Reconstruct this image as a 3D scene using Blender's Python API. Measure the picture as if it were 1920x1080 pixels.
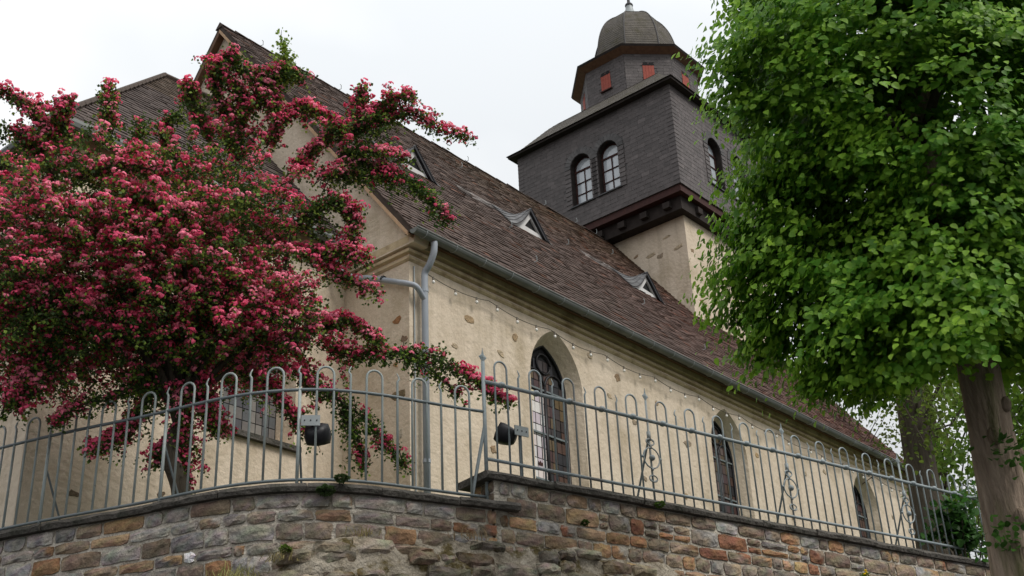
import bpy, math, random
import numpy as np
from mathutils import Vector
from mathutils.geometry import tessellate_polygon

rng = np.random.default_rng(7)
random.seed(7)
scene = bpy.context.scene
COL = scene.collection
for o in list(bpy.data.objects):
    bpy.data.objects.remove(o)

# ------------------------------------------------------------------ camera
# building frame: x along the nave (away from the viewer), y towards the far side, z = 0 at the nave gutter
YAW, PITCH, ROLL = 0.6927, 0.4609, -0.0471
CAM = np.array([-11.0235, -10.8799, -8.6557])
STREET, YARD = -10.3, -5.32
FWD = np.array([math.cos(YAW) * math.cos(PITCH), math.sin(YAW) * math.cos(PITCH), math.sin(PITCH)])
R0 = np.array([math.sin(YAW), -math.cos(YAW), 0.0])
U0 = np.cross(R0, FWD)
RGT = math.cos(ROLL) * R0 + math.sin(ROLL) * U0
UPV = -math.sin(ROLL) * R0 + math.cos(ROLL) * U0
cam_data = bpy.data.cameras.new("camera")
cam = bpy.data.objects.new("camera", cam_data)
COL.objects.link(cam)
from mathutils import Matrix
cam.matrix_world = Matrix(((RGT[0], UPV[0], -FWD[0], CAM[0]), (RGT[1], UPV[1], -FWD[1], CAM[1]),
                           (RGT[2], UPV[2], -FWD[2], CAM[2]), (0, 0, 0, 1)))
cam_data.sensor_width = 36.0
cam_data.lens = 2345.8 / 1920 * 36.0
cam_data.clip_end = 2000
scene.camera = cam

# ------------------------------------------------------------------ sky, sun, exposure
SUN_EL, SUN_DIR = math.radians(50), np.array([0.10, -1.0])
SUN_DIR = SUN_DIR / np.linalg.norm(SUN_DIR)
world = bpy.data.worlds.new("World")
scene.world = world
world.use_nodes = True
wn, wl = world.node_tree.nodes, world.node_tree.links
wn.clear()
w_out = wn.new("ShaderNodeOutputWorld")
w_bg = wn.new("ShaderNodeBackground")
w_bg.inputs["Strength"].default_value = 0.1
w_sky = wn.new("ShaderNodeTexSky")
w_sky.sky_type = 'NISHITA'
w_sky.sun_disc = False
w_sky.sun_elevation = SUN_EL
w_sky.sun_rotation = math.atan2(SUN_DIR[0], SUN_DIR[1])
w_sky.dust_density = 4.0
w_co = wn.new("ShaderNodeTexCoord")
w_sep = wn.new("ShaderNodeSeparateXYZ")
wl.new(w_co.outputs["Generated"], w_sep.inputs[0])
w_z = wn.new("ShaderNodeMath"); w_z.operation = 'MAXIMUM'; w_z.inputs[1].default_value = 0.0
wl.new(w_sep.outputs["Z"], w_z.inputs[0])
w_cie = wn.new("ShaderNodeMath"); w_cie.operation = 'MULTIPLY_ADD'      # overcast sky: brighter towards the zenith
w_cie.inputs[1].default_value = 7.4; w_cie.inputs[2].default_value = 3.3
wl.new(w_z.outputs[0], w_cie.inputs[0])
w_noise = wn.new("ShaderNodeTexNoise")
w_noise.inputs["Scale"].default_value = 3.0; w_noise.inputs["Detail"].default_value = 4
wl.new(w_co.outputs["Generated"], w_noise.inputs["Vector"])
w_ramp = wn.new("ShaderNodeValToRGB")
w_ramp.color_ramp.elements[0].position = 0.35; w_ramp.color_ramp.elements[0].color = (0.79, 0.82, 0.845, 1)
w_ramp.color_ramp.elements[1].position = 0.65; w_ramp.color_ramp.elements[1].color = (1.04, 1.04, 1.04, 1)
wl.new(w_noise.outputs["Fac"], w_ramp.inputs[0])
w_mul = wn.new("ShaderNodeVectorMath"); w_mul.operation = 'SCALE'
wl.new(w_ramp.outputs[0], w_mul.inputs[0]); wl.new(w_cie.outputs[0], w_mul.inputs["Scale"])
w_mix = wn.new("ShaderNodeMix"); w_mix.data_type = 'RGBA'; w_mix.inputs["Factor"].default_value = 0.96
wl.new(w_sky.outputs[0], w_mix.inputs["A"]); wl.new(w_mul.outputs[0], w_mix.inputs["B"])
wl.new(w_mix.outputs["Result"], w_bg.inputs["Color"])
wl.new(w_bg.outputs[0], w_out.inputs[0])

sun_data = bpy.data.lights.new("sun", 'SUN')
sun_data.energy = 1.35
sun_data.angle = math.radians(24)
sun_data.color = (1.0, 0.955, 0.88)
sun = bpy.data.objects.new("sun", sun_data)
COL.objects.link(sun)
sv = Vector((SUN_DIR[0] * math.cos(SUN_EL), SUN_DIR[1] * math.cos(SUN_EL), math.sin(SUN_EL)))
sun.rotation_euler = sv.to_track_quat('Z', 'Y').to_euler()
sun.location = (0, -20, 30)

scene.view_settings.view_transform = 'Standard'
scene.view_settings.look = 'None'
scene.view_settings.exposure = 0.62
scene.view_settings.gamma = 1.0
scene.view_settings.use_curve_mapping = False
scene.cycles.max_bounces = 8
scene.cycles.transparent_max_bounces = 4

# ------------------------------------------------------------------ materials
def nodes_of(name):
    m = bpy.data.materials.new(name)
    m.use_nodes = True
    nt = m.node_tree
    return m, nt.nodes, nt.links, nt.nodes["Principled BSDF"]

def make_mat(name, col, col2=None, scale=6.0, detail=6.0, rough=0.85, metal=0.0, bump=0.0, bscale=40.0, tint=False,
             stain=None, stain_scale=1.0, stain_pos=(0.55, 0.7), trans=0.0, spec=0.3, fine=0.0, bdetail=5.0, objrand=0.0):
    m, N, L, B = nodes_of(name)
    co = N.new("ShaderNodeTexCoord")
    geo = N.new("ShaderNodeNewGeometry")
    pos = geo.outputs["Position"]
    n1 = N.new("ShaderNodeTexNoise"); n1.inputs["Scale"].default_value = scale; n1.inputs["Detail"].default_value = detail
    L.new(pos, n1.inputs["Vector"])
    rp = N.new("ShaderNodeValToRGB")
    rp.color_ramp.elements[0].position = 0.3; rp.color_ramp.elements[1].position = 0.7
    rp.color_ramp.elements[0].color = (*col, 1)
    rp.color_ramp.elements[1].color = (*(col2 or col), 1)
    L.new(n1.outputs["Fac"], rp.inputs[0])
    c = rp.outputs[0]
    if stain:
        n2 = N.new("ShaderNodeTexNoise"); n2.inputs["Scale"].default_value = stain_scale; n2.inputs["Detail"].default_value = 8
        n2.inputs["Roughness"].default_value = 0.65
        L.new(pos, n2.inputs["Vector"])
        r2 = N.new("ShaderNodeValToRGB")
        r2.color_ramp.elements[0].position = stain_pos[0]; r2.color_ramp.elements[1].position = stain_pos[1]
        L.new(n2.outputs["Fac"], r2.inputs[0])
        mx = N.new("ShaderNodeMix"); mx.data_type = 'RGBA'
        L.new(r2.outputs[0], mx.inputs["Factor"]); L.new(c, mx.inputs["A"]); mx.inputs["B"].default_value = (*stain, 1)
        c = mx.outputs["Result"]
    if fine:
        n3 = N.new("ShaderNodeTexNoise"); n3.inputs["Scale"].default_value = 90; n3.inputs["Detail"].default_value = 3
        L.new(pos, n3.inputs["Vector"])
        mr = N.new("ShaderNodeMapRange"); mr.inputs["From Min"].default_value = 0.3; mr.inputs["From Max"].default_value = 0.7
        mr.inputs["To Min"].default_value = 1 - fine; mr.inputs["To Max"].default_value = 1 + fine
        L.new(n3.outputs["Fac"], mr.inputs["Value"])
        vs = N.new("ShaderNodeVectorMath"); vs.operation = 'SCALE'
        L.new(c, vs.inputs[0]); L.new(mr.outputs[0], vs.inputs["Scale"])
        c = vs.outputs[0]
    if tint:
        at = N.new("ShaderNodeAttribute"); at.attribute_name = "tint"
        mm = N.new("ShaderNodeVectorMath"); mm.operation = 'MULTIPLY'
        L.new(c, mm.inputs[0]); L.new(at.outputs["Color"], mm.inputs[1])
        c = mm.outputs[0]
    L.new(c, B.inputs["Base Color"])
    B.inputs["Roughness"].default_value = rough
    B.inputs["Metallic"].default_value = metal
    B.inputs["Specular IOR Level"].default_value = spec
    if bump:
        nb = N.new("ShaderNodeTexNoise"); nb.inputs["Scale"].default_value = bscale; nb.inputs["Detail"].default_value = bdetail
        L.new(pos, nb.inputs["Vector"])
        bp = N.new("ShaderNodeBump"); bp.inputs["Strength"].default_value = 1.0; bp.inputs["Distance"].default_value = bump
        L.new(nb.outputs["Fac"], bp.inputs["Height"]); L.new(bp.outputs[0], B.inputs["Normal"])
    if trans:
        tr = N.new("ShaderNodeBsdfTranslucent"); L.new(c, tr.inputs["Color"])
        ms = N.new("ShaderNodeMixShader"); ms.inputs[0].default_value = trans
        L.new(B.outputs[0], ms.inputs[1]); L.new(tr.outputs[0], ms.inputs[2])
        L.new(ms.outputs[0], N["Material Output"].inputs[0])
    return m

M = {}
M['plaster'] = make_mat("plaster", (0.585, 0.49, 0.38), (0.665, 0.57, 0.455), scale=1.6, detail=9, rough=0.95, bump=0.018, bscale=13,
                        stain=(0.40, 0.325, 0.22), stain_scale=1.3, stain_pos=(0.5, 0.78), spec=0.1, fine=0.12, bdetail=9)
M['trim'] = make_mat("cornice_plaster", (0.50, 0.40, 0.26), (0.56, 0.46, 0.30), scale=3, rough=0.95, bump=0.01, bscale=20,
                     stain=(0.27, 0.19, 0.11), stain_scale=2.2, stain_pos=(0.52, 0.72), spec=0.1)
M['tile'] = make_mat("roof_tile", (0.85, 0.85, 0.85), (1.15, 1.12, 1.1), scale=14, rough=0.8, tint=True, bump=0.006, bscale=60,
                     stain=(0.7, 0.7, 0.55), stain_scale=4.0, stain_pos=(0.62, 0.75), spec=0.1)
M['roofbase'] = make_mat("roof_underlay", (0.05, 0.038, 0.03), (0.07, 0.05, 0.04), rough=0.9)
M['slate'] = make_mat("slate", (0.85, 0.85, 0.85), (1.15, 1.15, 1.15), scale=9, rough=0.62, tint=True, bump=0.004, bscale=70, spec=0.35)
M['slateplain'] = make_mat("slate_plain", (0.060, 0.056, 0.057), (0.085, 0.080, 0.078), scale=5, rough=0.65, bump=0.004, bscale=60)
M['domeslate'] = make_mat("dome_slate", (0.085, 0.076, 0.066), (0.13, 0.115, 0.095), scale=7, rough=0.75, bump=0.012, bscale=26,
                          stain=(0.07, 0.062, 0.035), stain_scale=3, stain_pos=(0.5, 0.68))
M['zinc'] = make_mat("zinc", (0.24, 0.265, 0.27), (0.33, 0.355, 0.36), scale=3, rough=0.55, metal=0.25, spec=0.4, bump=0.002, bscale=30)
M['gutter'] = make_mat("weathered_zinc_gutter", (0.115, 0.125, 0.12), (0.17, 0.18, 0.17), scale=4, rough=0.6, metal=0.2)
M['pipe'] = make_mat("grey_downpipe", (0.27, 0.30, 0.34), (0.33, 0.36, 0.40), scale=2.5, rough=0.5, spec=0.4)
M['fence'] = make_mat("grey_iron_paint", (0.27, 0.315, 0.31), (0.35, 0.39, 0.38), scale=9, rough=0.55, spec=0.4,
                      stain=(0.2, 0.2, 0.18), stain_scale=18, stain_pos=(0.6, 0.72))
M['fencer'] = make_mat("blue_grey_iron_paint", (0.205, 0.245, 0.26), (0.275, 0.315, 0.325), scale=9, rough=0.5, spec=0.45, stain=(0.13, 0.13, 0.125), stain_scale=18, stain_pos=(0.6, 0.72))
M['fencedark'] = make_mat("dark_iron_paint", (0.12, 0.145, 0.155), (0.17, 0.20, 0.21), scale=9, rough=0.5, spec=0.4)
M['redwood'] = make_mat("red_wood", (0.27, 0.062, 0.045), (0.34, 0.085, 0.06), scale=8, rough=0.8, fine=0.1)
M['darkred'] = make_mat("dark_red_wood", (0.038, 0.015, 0.013), (0.058, 0.021, 0.017), scale=8, rough=0.8)
M['brownwood'] = make_mat("brown_wood", (0.11, 0.058, 0.035), (0.17, 0.09, 0.052), scale=10, rough=0.85)
M['tanwood'] = make_mat("tan_wood", (0.42, 0.27, 0.16), (0.52, 0.35, 0.22), scale=10, rough=0.85)
M['blackwood'] = make_mat("black_beam", (0.02, 0.015, 0.013), (0.035, 0.027, 0.024), scale=8, rough=0.9)
M['white'] = make_mat("white_paint", (0.50, 0.49, 0.48), (0.62, 0.61, 0.60), scale=6, rough=0.6)
M['dark'] = make_mat("dark_interior", (0.012, 0.012, 0.013), (0.02, 0.02, 0.02), rough=0.9)
M['leadframe'] = make_mat("dark_lead", (0.035, 0.036, 0.04), (0.06, 0.06, 0.065), rough=0.6)
M['pane'] = make_mat("leaded_glass", (0.9, 0.9, 0.9), (1.1, 1.1, 1.1), scale=12, rough=0.3, tint=True, spec=0.25)
M['skyglass'] = make_mat("window_glass", (0.44, 0.48, 0.52), (0.52, 0.56, 0.60), scale=5, rough=0.06, metal=0.0, spec=1.0)  # pale bluish base colour carries the reflected sky
M['black'] = make_mat("black_plastic", (0.010, 0.010, 0.012), (0.016, 0.016, 0.02), rough=0.45)
M['bulb'] = make_mat("bulb_glass", (0.75, 0.74, 0.70), (0.85, 0.84, 0.8), rough=0.15, spec=0.6)
M['cable'] = make_mat("cable", (0.16, 0.14, 0.11), (0.2, 0.18, 0.15), rough=0.7)
M['stone'] = make_mat("wall_stone", (0.62, 0.62, 0.64), (1.18, 1.15, 1.1), scale=7, detail=8, rough=0.9, tint=True, bump=0.035, bscale=16, bdetail=9, fine=0.22, spec=0.2,
                      stain=(0.42, 0.40, 0.38), stain_scale=9.0, stain_pos=(0.56, 0.72))
M['mortar'] = make_mat("mortar", (0.42, 0.38, 0.32), (0.55, 0.505, 0.435), scale=9, rough=0.98, bump=0.05, bscale=22, bdetail=9,
                       stain=(0.15, 0.13, 0.09), stain_scale=3, stain_pos=(0.5, 0.7), spec=0.05)
M['oldmortar'] = make_mat("old_mortar", (0.25, 0.215, 0.165), (0.42, 0.375, 0.305), scale=7, detail=9, rough=0.98, bump=0.06, bscale=18, bdetail=10, stain=(0.12, 0.095, 0.045), stain_scale=4.0, stain_pos=(0.50, 0.60), fine=0.25, spec=0.05)
M['rubble'] = make_mat("old_rubble_stone", (0.50, 0.49, 0.46), (1.15, 1.1, 1.0), scale=8, detail=8, rough=0.95, tint=True, bump=0.05, bscale=14, bdetail=10,
                       stain=(0.42, 0.34, 0.18), stain_scale=3.2, stain_pos=(0.56, 0.66), fine=0.25, spec=0.1)
M['coping'] = make_mat("coping_stone", (0.06, 0.055, 0.048), (0.11, 0.10, 0.088), scale=8, rough=0.9, bump=0.03, bscale=24, bdetail=8,
                       stain=(0.045, 0.045, 0.035), stain_scale=5, stain_pos=(0.5, 0.65))
M['exposed'] = make_mat("exposed_stone", (0.7, 0.7, 0.7), (1.2, 1.15, 1.1), scale=16, rough=0.95, tint=True, bump=0.025, bscale=40)
M['bark'] = make_mat("linden_bark", (0.23, 0.185, 0.15), (0.40, 0.335, 0.275), scale=8, detail=10, rough=0.95, bump=0.05, bscale=14, bdetail=10, tint=True,
                     stain=(0.115, 0.125, 0.055), stain_scale=2.4, stain_pos=(0.5, 0.7), spec=0.1)
M['bark2'] = make_mat("dark_bark", (0.06, 0.05, 0.038), (0.10, 0.085, 0.066), scale=14, rough=0.95, bump=0.02, bscale=30, spec=0.1)
M['leaf'] = make_mat("linden_leaf", (0.85, 0.85, 0.85), (1.1, 1.1, 1.1), scale=3, rough=0.5, tint=True, trans=0.48, spec=0.3)
M['hleaf'] = make_mat("hawthorn_leaf", (0.8, 0.8, 0.8), (1.15, 1.15, 1.15), scale=3, rough=0.55, tint=True, trans=0.3, spec=0.25)
M['flower'] = make_mat("pink_blossom", (0.9, 0.9, 0.9), (1.1, 1.1, 1.1), scale=5, rough=0.8, tint=True, trans=0.3, spec=0.1)
M['asphalt'] = make_mat("asphalt", (0.045, 0.045, 0.047), (0.06, 0.06, 0.06), scale=5, rough=0.95, bump=0.01, bscale=60)
M['lawn'] = make_mat("lawn", (0.05, 0.085, 0.02), (0.085, 0.12, 0.035), scale=5, rough=1.0, bump=0.05, bscale=30)
M['grass'] = make_mat("grass", (0.85, 0.85, 0.85), (1.1, 1.1, 1.1), scale=5, rough=0.8, tint=True, trans=0.3)

# vertical streaking for the trunk bark
def streak_bark(m):
    N, L = m.node_tree.nodes, m.node_tree.links
    for n in list(N):
        if n.type == 'TEX_NOISE':
            src = n.inputs["Vector"].links[0].from_socket
            mp = N.new("ShaderNodeMapping"); mp.inputs["Scale"].default_value = (2.2, 2.2, 0.32)
            L.new(src, mp.inputs["Vector"]); L.new(mp.outputs[0], n.inputs["Vector"])
streak_bark(M['bark']); streak_bark(M['bark2'])
def rain_streaks(m, col, lo, hi):
    N, L = m.node_tree.nodes, m.node_tree.links
    B = N["Principled BSDF"]; src = B.inputs["Base Color"].links[0].from_socket
    g = N.new("ShaderNodeNewGeometry"); mp = N.new("ShaderNodeMapping"); mp.inputs["Scale"].default_value = (3.2, 3.2, 0.28)
    n = N.new("ShaderNodeTexNoise"); n.inputs["Scale"].default_value = 1.0; n.inputs["Detail"].default_value = 7; n.inputs["Roughness"].default_value = 0.62
    r = N.new("ShaderNodeValToRGB"); r.color_ramp.elements[0].position = lo; r.color_ramp.elements[1].position = hi
    r.color_ramp.elements[1].color = (0.75, 0.75, 0.75, 1)
    x = N.new("ShaderNodeMix"); x.data_type = 'RGBA'; x.inputs["B"].default_value = (*col, 1)
    L.new(g.outputs["Position"], mp.inputs[0]); L.new(mp.outputs[0], n.inputs["Vector"]); L.new(n.outputs["Fac"], r.inputs[0])
    L.new(r.outputs[0], x.inputs["Factor"]); L.new(src, x.inputs["A"]); L.new(x.outputs["Result"], B.inputs["Base Color"])
rain_streaks(M['plaster'], (0.36, 0.295, 0.21), 0.50, 0.78)
rain_streaks(M['trim'], (0.20, 0.145, 0.09), 0.52, 0.74)
rain_streaks(M['fence'], (0.20, 0.17, 0.14), 0.56, 0.70)
rain_streaks(M['fencer'], (0.15, 0.13, 0.115), 0.56, 0.70)

# ------------------------------------------------------------------ helpers
def obj(name, verts, faces, mat, parent=None, smooth=False, tint=None, label=None, kind=None):
    me = bpy.data.meshes.new(name)
    me.from_pydata([tuple(map(float, v)) for v in verts], [], [tuple(map(int, f)) for f in faces])
    me.validate()
    me.materials.append(M[mat])
    if tint is not None:
        set_tint(me, tint)
    if smooth:
        me.polygons.foreach_set("use_smooth", [True] * len(me.polygons))
    me.update()
    o = bpy.data.objects.new(name, me)
    COL.objects.link(o)
    if parent is not None:
        o.parent = parent
    if label: o["label"] = label
    if kind: o["kind"] = kind
    return o

def set_tint(me, tint):
    t = np.asarray(tint, float)
    n = len(me.vertices)
    a = me.attributes.new("tint", 'FLOAT_COLOR', 'POINT')
    if t.ndim == 1:
        t = np.tile(t, (n, 1))
    c = np.ones((n, 4), np.float32); c[:, :3] = t[:n]
    a.data.foreach_set("color", c.ravel())

def big_mesh(name, V, F, mat, parent=None, tint=None, smooth=False, kind=None, label=None):
    """V (n,3), F (m,3|4) numpy; fast path"""
    me = bpy.data.meshes.new(name)
    V = np.asarray(V, np.float32); F = np.asarray(F, np.int32)
    k = F.shape[1]
    me.vertices.add(len(V)); me.vertices.foreach_set("co", V.ravel())
    me.loops.add(F.size); me.loops.foreach_set("vertex_index", F.ravel())
    me.polygons.add(len(F)); me.polygons.foreach_set("loop_start", np.arange(0, F.size, k, dtype=np.int32))
    me.polygons.foreach_set("loop_total", np.full(len(F), k, np.int32))
    me.materials.append(M[mat])
    me.update(calc_edges=True)
    if smooth: me.polygons.foreach_set("use_smooth", np.ones(len(F), bool))
    if tint is not None: set_tint(me, tint)
    o = bpy.data.objects.new(name, me); COL.objects.link(o)
    if parent is not None: o.parent = parent
    if kind: o["kind"] = kind
    if label: o["label"] = label
    return o

def thing(name, label, cat, loc=(0, 0, 0), group=None):
    o = bpy.data.objects.new(name, None); COL.objects.link(o)
    o.empty_display_size = 0.3
    o["label"] = label; o["category"] = cat
    if group: o["group"] = group
    o["base"] = 0
    del o["base"]
    return o

class MB:
    def __init__(s): s.v = []; s.f = []; s.t = []
    def add(s, vs, fs, tint=None):
        b = len(s.v); s.v.extend([tuple(x) for x in vs]); s.f.extend([tuple(i + b for i in f) for f in fs])
        s.t.extend([tint if tint is not None else (1, 1, 1)] * len(vs)); return s
    def box(s, a, b, tint=None):
        x0, y0, z0 = a; x1, y1, z1 = b
        return s.add([(x0, y0, z0), (x1, y0, z0), (x1, y1, z0), (x0, y1, z0), (x0, y0, z1), (x1, y0, z1), (x1, y1, z1), (x0, y1, z1)],
                     [(0, 3, 2, 1), (4, 5, 6, 7), (0, 1, 5, 4), (1, 2, 6, 5), (2, 3, 7, 6), (3, 0, 4, 7)], tint)
    def obox(s, o, a, b, c, tint=None):
        o, a, b, c = (np.asarray(q, float) for q in (o, a, b, c))
        return s.add([o, o + a, o + a + b, o + b, o + c, o + a + c, o + a + b + c, o + b + c],
                     [(0, 3, 2, 1), (4, 5, 6, 7), (0, 1, 5, 4), (1, 2, 6, 5), (2, 3, 7, 6), (3, 0, 4, 7)], tint)
    def tube(s, pts, r, n=6, tint=None, cap=True):
        pts = [np.asarray(q, float) for q in pts]
        rs = r if hasattr(r, '__len__') else [r] * len(pts)
        ring = []; prev = None
        vs = []
        for i, q in enumerate(pts):
            d = pts[min(i + 1, len(pts) - 1)] - pts[max(i - 1, 0)]
            d = d / (np.linalg.norm(d) + 1e-9)
            if prev is None:
                h = np.array([0, 0, 1.0]) if abs(d[2]) < 0.9 else np.array([1.0, 0, 0])
                a = np.cross(d, h)
            else:
                a = prev - d * (prev @ d)
            a = a / (np.linalg.norm(a) + 1e-9); prev = a
            b = np.cross(d, a)
            for k in range(n):
                t = 2 * math.pi * k / n
                vs.append(q + rs[i] * (math.cos(t) * a + math.sin(t) * b))
        fs = []
        for i in range(len(pts) - 1):
            for k in range(n):
                fs.append((i * n + k, i * n + (k + 1) % n, (i + 1) * n + (k + 1) % n, (i + 1) * n + k))
        if cap:
            fs.append(tuple(range(n))[::-1]); fs.append(tuple((len(pts) - 1) * n + k for k in range(n)))
        return s.add(vs, fs, tint)
    def build(s, name, mat, parent=None, smooth=False, label=None, kind=None):
        return obj(name, s.v, s.f, mat, parent, smooth, s.t, label, kind)

def sphere(mb, c, r, n=8, m=5, sc=(1, 1, 1), tint=None):
    vs = []; fs = []
    c = np.asarray(c, float)
    for i in range(m + 1):
        ph = math.pi * i / m
        for k in range(n):
            t = 2 * math.pi * k / n
            vs.append(c + r * np.array([math.sin(ph) * math.cos(t) * sc[0], math.sin(ph) * math.sin(t) * sc[1], math.cos(ph) * sc[2]]))
    for i in range(m):
        for k in range(n):
            fs.append((i * n + k, (i + 1) * n + k, (i + 1) * n + (k + 1) % n, i * n + (k + 1) % n))
    mb.add(vs, fs, tint)

def poly_holes(mb, to3, outer, holes):
    loops = [[Vector((p[0], p[1], 0)) for p in l] for l in [outer] + holes]
    tris = tessellate_polygon(loops)
    flat = [p for l in [outer] + holes for p in l]
    mb.add([to3(*p) for p in flat], tris)

def ray(u, v):
    d = RGT * ((u - 960) / 2345.8) - UPV * ((v - 540) / 2345.8) + FWD
    return d / np.linalg.norm(d)
def at(u, v, D):
    return CAM + D * ray(u, v)

def catmull(P, n):
    P = [np.asarray(q, float) for q in P]
    P = [2 * P[0] - P[1]] + P + [2 * P[-1] - P[-2]]
    out = []
    for i in range(1, len(P) - 2):
        for k in range(n):
            t = k / n
            a, b, c, d = P[i - 1], P[i], P[i + 1], P[i + 2]
            out.append(0.5 * ((2 * b) + (c - a) * t + (2 * a - 5 * b + 4 * c - d) * t * t + (3 * b - a - 3 * c + d) * t ** 3))
    out.append(P[-2])
    return np.array(out)

# ------------------------------------------------------------------ ground
g = MB().add([(-400, -400, STREET), (600, -400, STREET), (600, 600, STREET), (-400, 600, STREET)], [(0, 1, 2, 3)])
o = g.build("road", 'asphalt'); o["kind"] = "structure"

# ------------------------------------------------------------------ wall paths (plan)
ARC = catmull([(-5.9, 5.2), (-5.75, 3.6), (-5.52, 2.2), (-5.35, 1.3), (-5.19, 0.56), (-4.97, -0.21), (-4.70, -1.01), (-4.46, -1.85), (-4.22, -2.33),
               (-3.90, -2.68), (-3.50, -2.91), (-3.05, -3.07), (-2.63, -3.21), (-2.40, -3.30)], 10)
class Path:
    def __init__(s, pts):
        s.p = np.asarray(pts, float)
        seg = np.linalg.norm(np.diff(s.p, axis=0), axis=1)
        s.s = np.concatenate([[0], np.cumsum(seg)]); s.len = s.s[-1]
    def __call__(s, t):
        t = float(t)
        if t <= 0:
            d = s.p[1] - s.p[0]; d = d / np.linalg.norm(d); q = s.p[0] + d * t
        elif t >= s.len:
            d = s.p[-1] - s.p[-2]; d = d / np.linalg.norm(d); q = s.p[-1] + d * (t - s.len)
        else:
            i = int(np.searchsorted(s.s, t) - 1); i = max(0, min(i, len(s.p) - 2))
            k = (t - s.s[i]) / (s.s[i + 1] - s.s[i]); q = s.p[i] * (1 - k) + s.p[i + 1] * k
            a = s.p[max(i - 2, 0)]; b = s.p[min(i + 3, len(s.p) - 1)]
            d = (b - a) / np.linalg.norm(b - a)
        n = np.array([d[1], -d[0]])          # outward, towards the street
        return q, d, n
    def pt(s, t, off, z):
        q, d, n = s(t); q = q + n * off
        return np.array([q[0], q[1], z])
LP = Path(ARC)
PD = np.array([0.9764, -0.216])
P0 = np.array([-2.40, -3.30])
RP = Path([P0, P0 + PD * 16])
Z_LOW = -5.225      # top of the coping under the curved fence
def ztop(s): return -4.93 + 0.007 * s     # top of the coping under the straight fence

yard = MB()
pts = [LP.pt(t, -0.25, YARD) for t in np.linspace(0, LP.len, 40)] + [RP.pt(t, -0.25, YARD) for t in np.linspace(0.2, 16, 12)]
far = [(60, -10, YARD), (60, 60, YARD), (-7, 60, YARD)]
loop = pts + far
tris = tessellate_polygon([[Vector(q) for q in loop]])
o = obj("churchyard_ground", loop, tris, 'lawn'); o["kind"] = "structure"

# ------------------------------------------------------------------ stones
GREY = [(0.265, 0.255, 0.245), (0.32, 0.305, 0.285), (0.285, 0.26, 0.235), (0.36, 0.335, 0.30)]
BROWN = [(0.27, 0.21, 0.155), (0.24, 0.19, 0.145), (0.31, 0.245, 0.175), (0.235, 0.195, 0.16)]
RUST = [(0.30, 0.165, 0.09), (0.34, 0.205, 0.115), (0.41, 0.275, 0.15), (0.27, 0.13, 0.08), (0.35, 0.24, 0.155)]
def stone_geo(path, s0, s1, z0, z1, off, bulge, rnd, tint, depth=0.10, tint2=None):
    """rough hewn block: 4x3 front grid bulging from the joint plane, skirt going back into the wall"""
    ns, nz = 5, 4
    vs = []; tn = []
    w, h = s1 - s0, z1 - z0
    cj = [rnd.uniform(-0.012, 0.012) for _ in range(8)]
    half = rnd.random()
    for j in range(nz):
        for i in range(ns):
            a, b = i / (ns - 1), j / (nz - 1)
            edge = min(a, 1 - a) * w < 1e-6 or min(b, 1 - b) * h < 1e-6
            ss = s0 + a * w; zz = z0 + b * h
            # rounded, uneven outline
            if i in (0, ns - 1) and j in (0, nz - 1):
                ss += (0.007 if i == 0 else -0.007); zz += (0.006 if j == 0 else -0.006)
            ss += rnd.uniform(-0.010, 0.010); zz += rnd.uniform(-0.008, 0.008)
            d = off + (rnd.uniform(-0.002, 0.007) if edge else bulge * rnd.uniform(0.45, 1.15))
            vs.append(path.pt(ss, d, zz))
            if tint2 is not None and (a + 0.5 * b) > 0.55 + 0.6 * half: tn.append(tint2)
            else: tn.append(tuple(c * rnd.uniform(0.9, 1.1) for c in tint))
    fs = []
    for j in range(nz - 1):
        for i in range(ns - 1):
            k = j * ns + i
            fs.append((k, k + 1, k + ns + 1, k + ns))
    ring = list(range(ns)) + [j * ns + ns - 1 for j in range(1, nz)] + list(range(nz * ns - 2, (nz - 1) * ns - 1, -1)) + [j * ns for j in range(nz - 2, 0, -1)]
    b = len(vs)
    for k in ring:
        j, i = divmod(k, ns)
        vs.append(path.pt(s0 + (s1 - s0) * i / (ns - 1), off - depth, z0 + (z1 - z0) * j / (nz - 1))); tn.append(tint)
    m = len(ring)
    for q in range(m):
        fs.append((ring[q], b + q, b + (q + 1) % m, ring[(q + 1) % m]))
    return vs, fs, tn

def pick(rnd, pal):
    x = rnd.random()
    P = GREY if x < pal[0] else BROWN if x < pal[0] + pal[1] else RUST
    c = rnd.choice(P); k = rnd.uniform(0.72, 1.25)
    return tuple(q * k for q in c)

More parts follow.
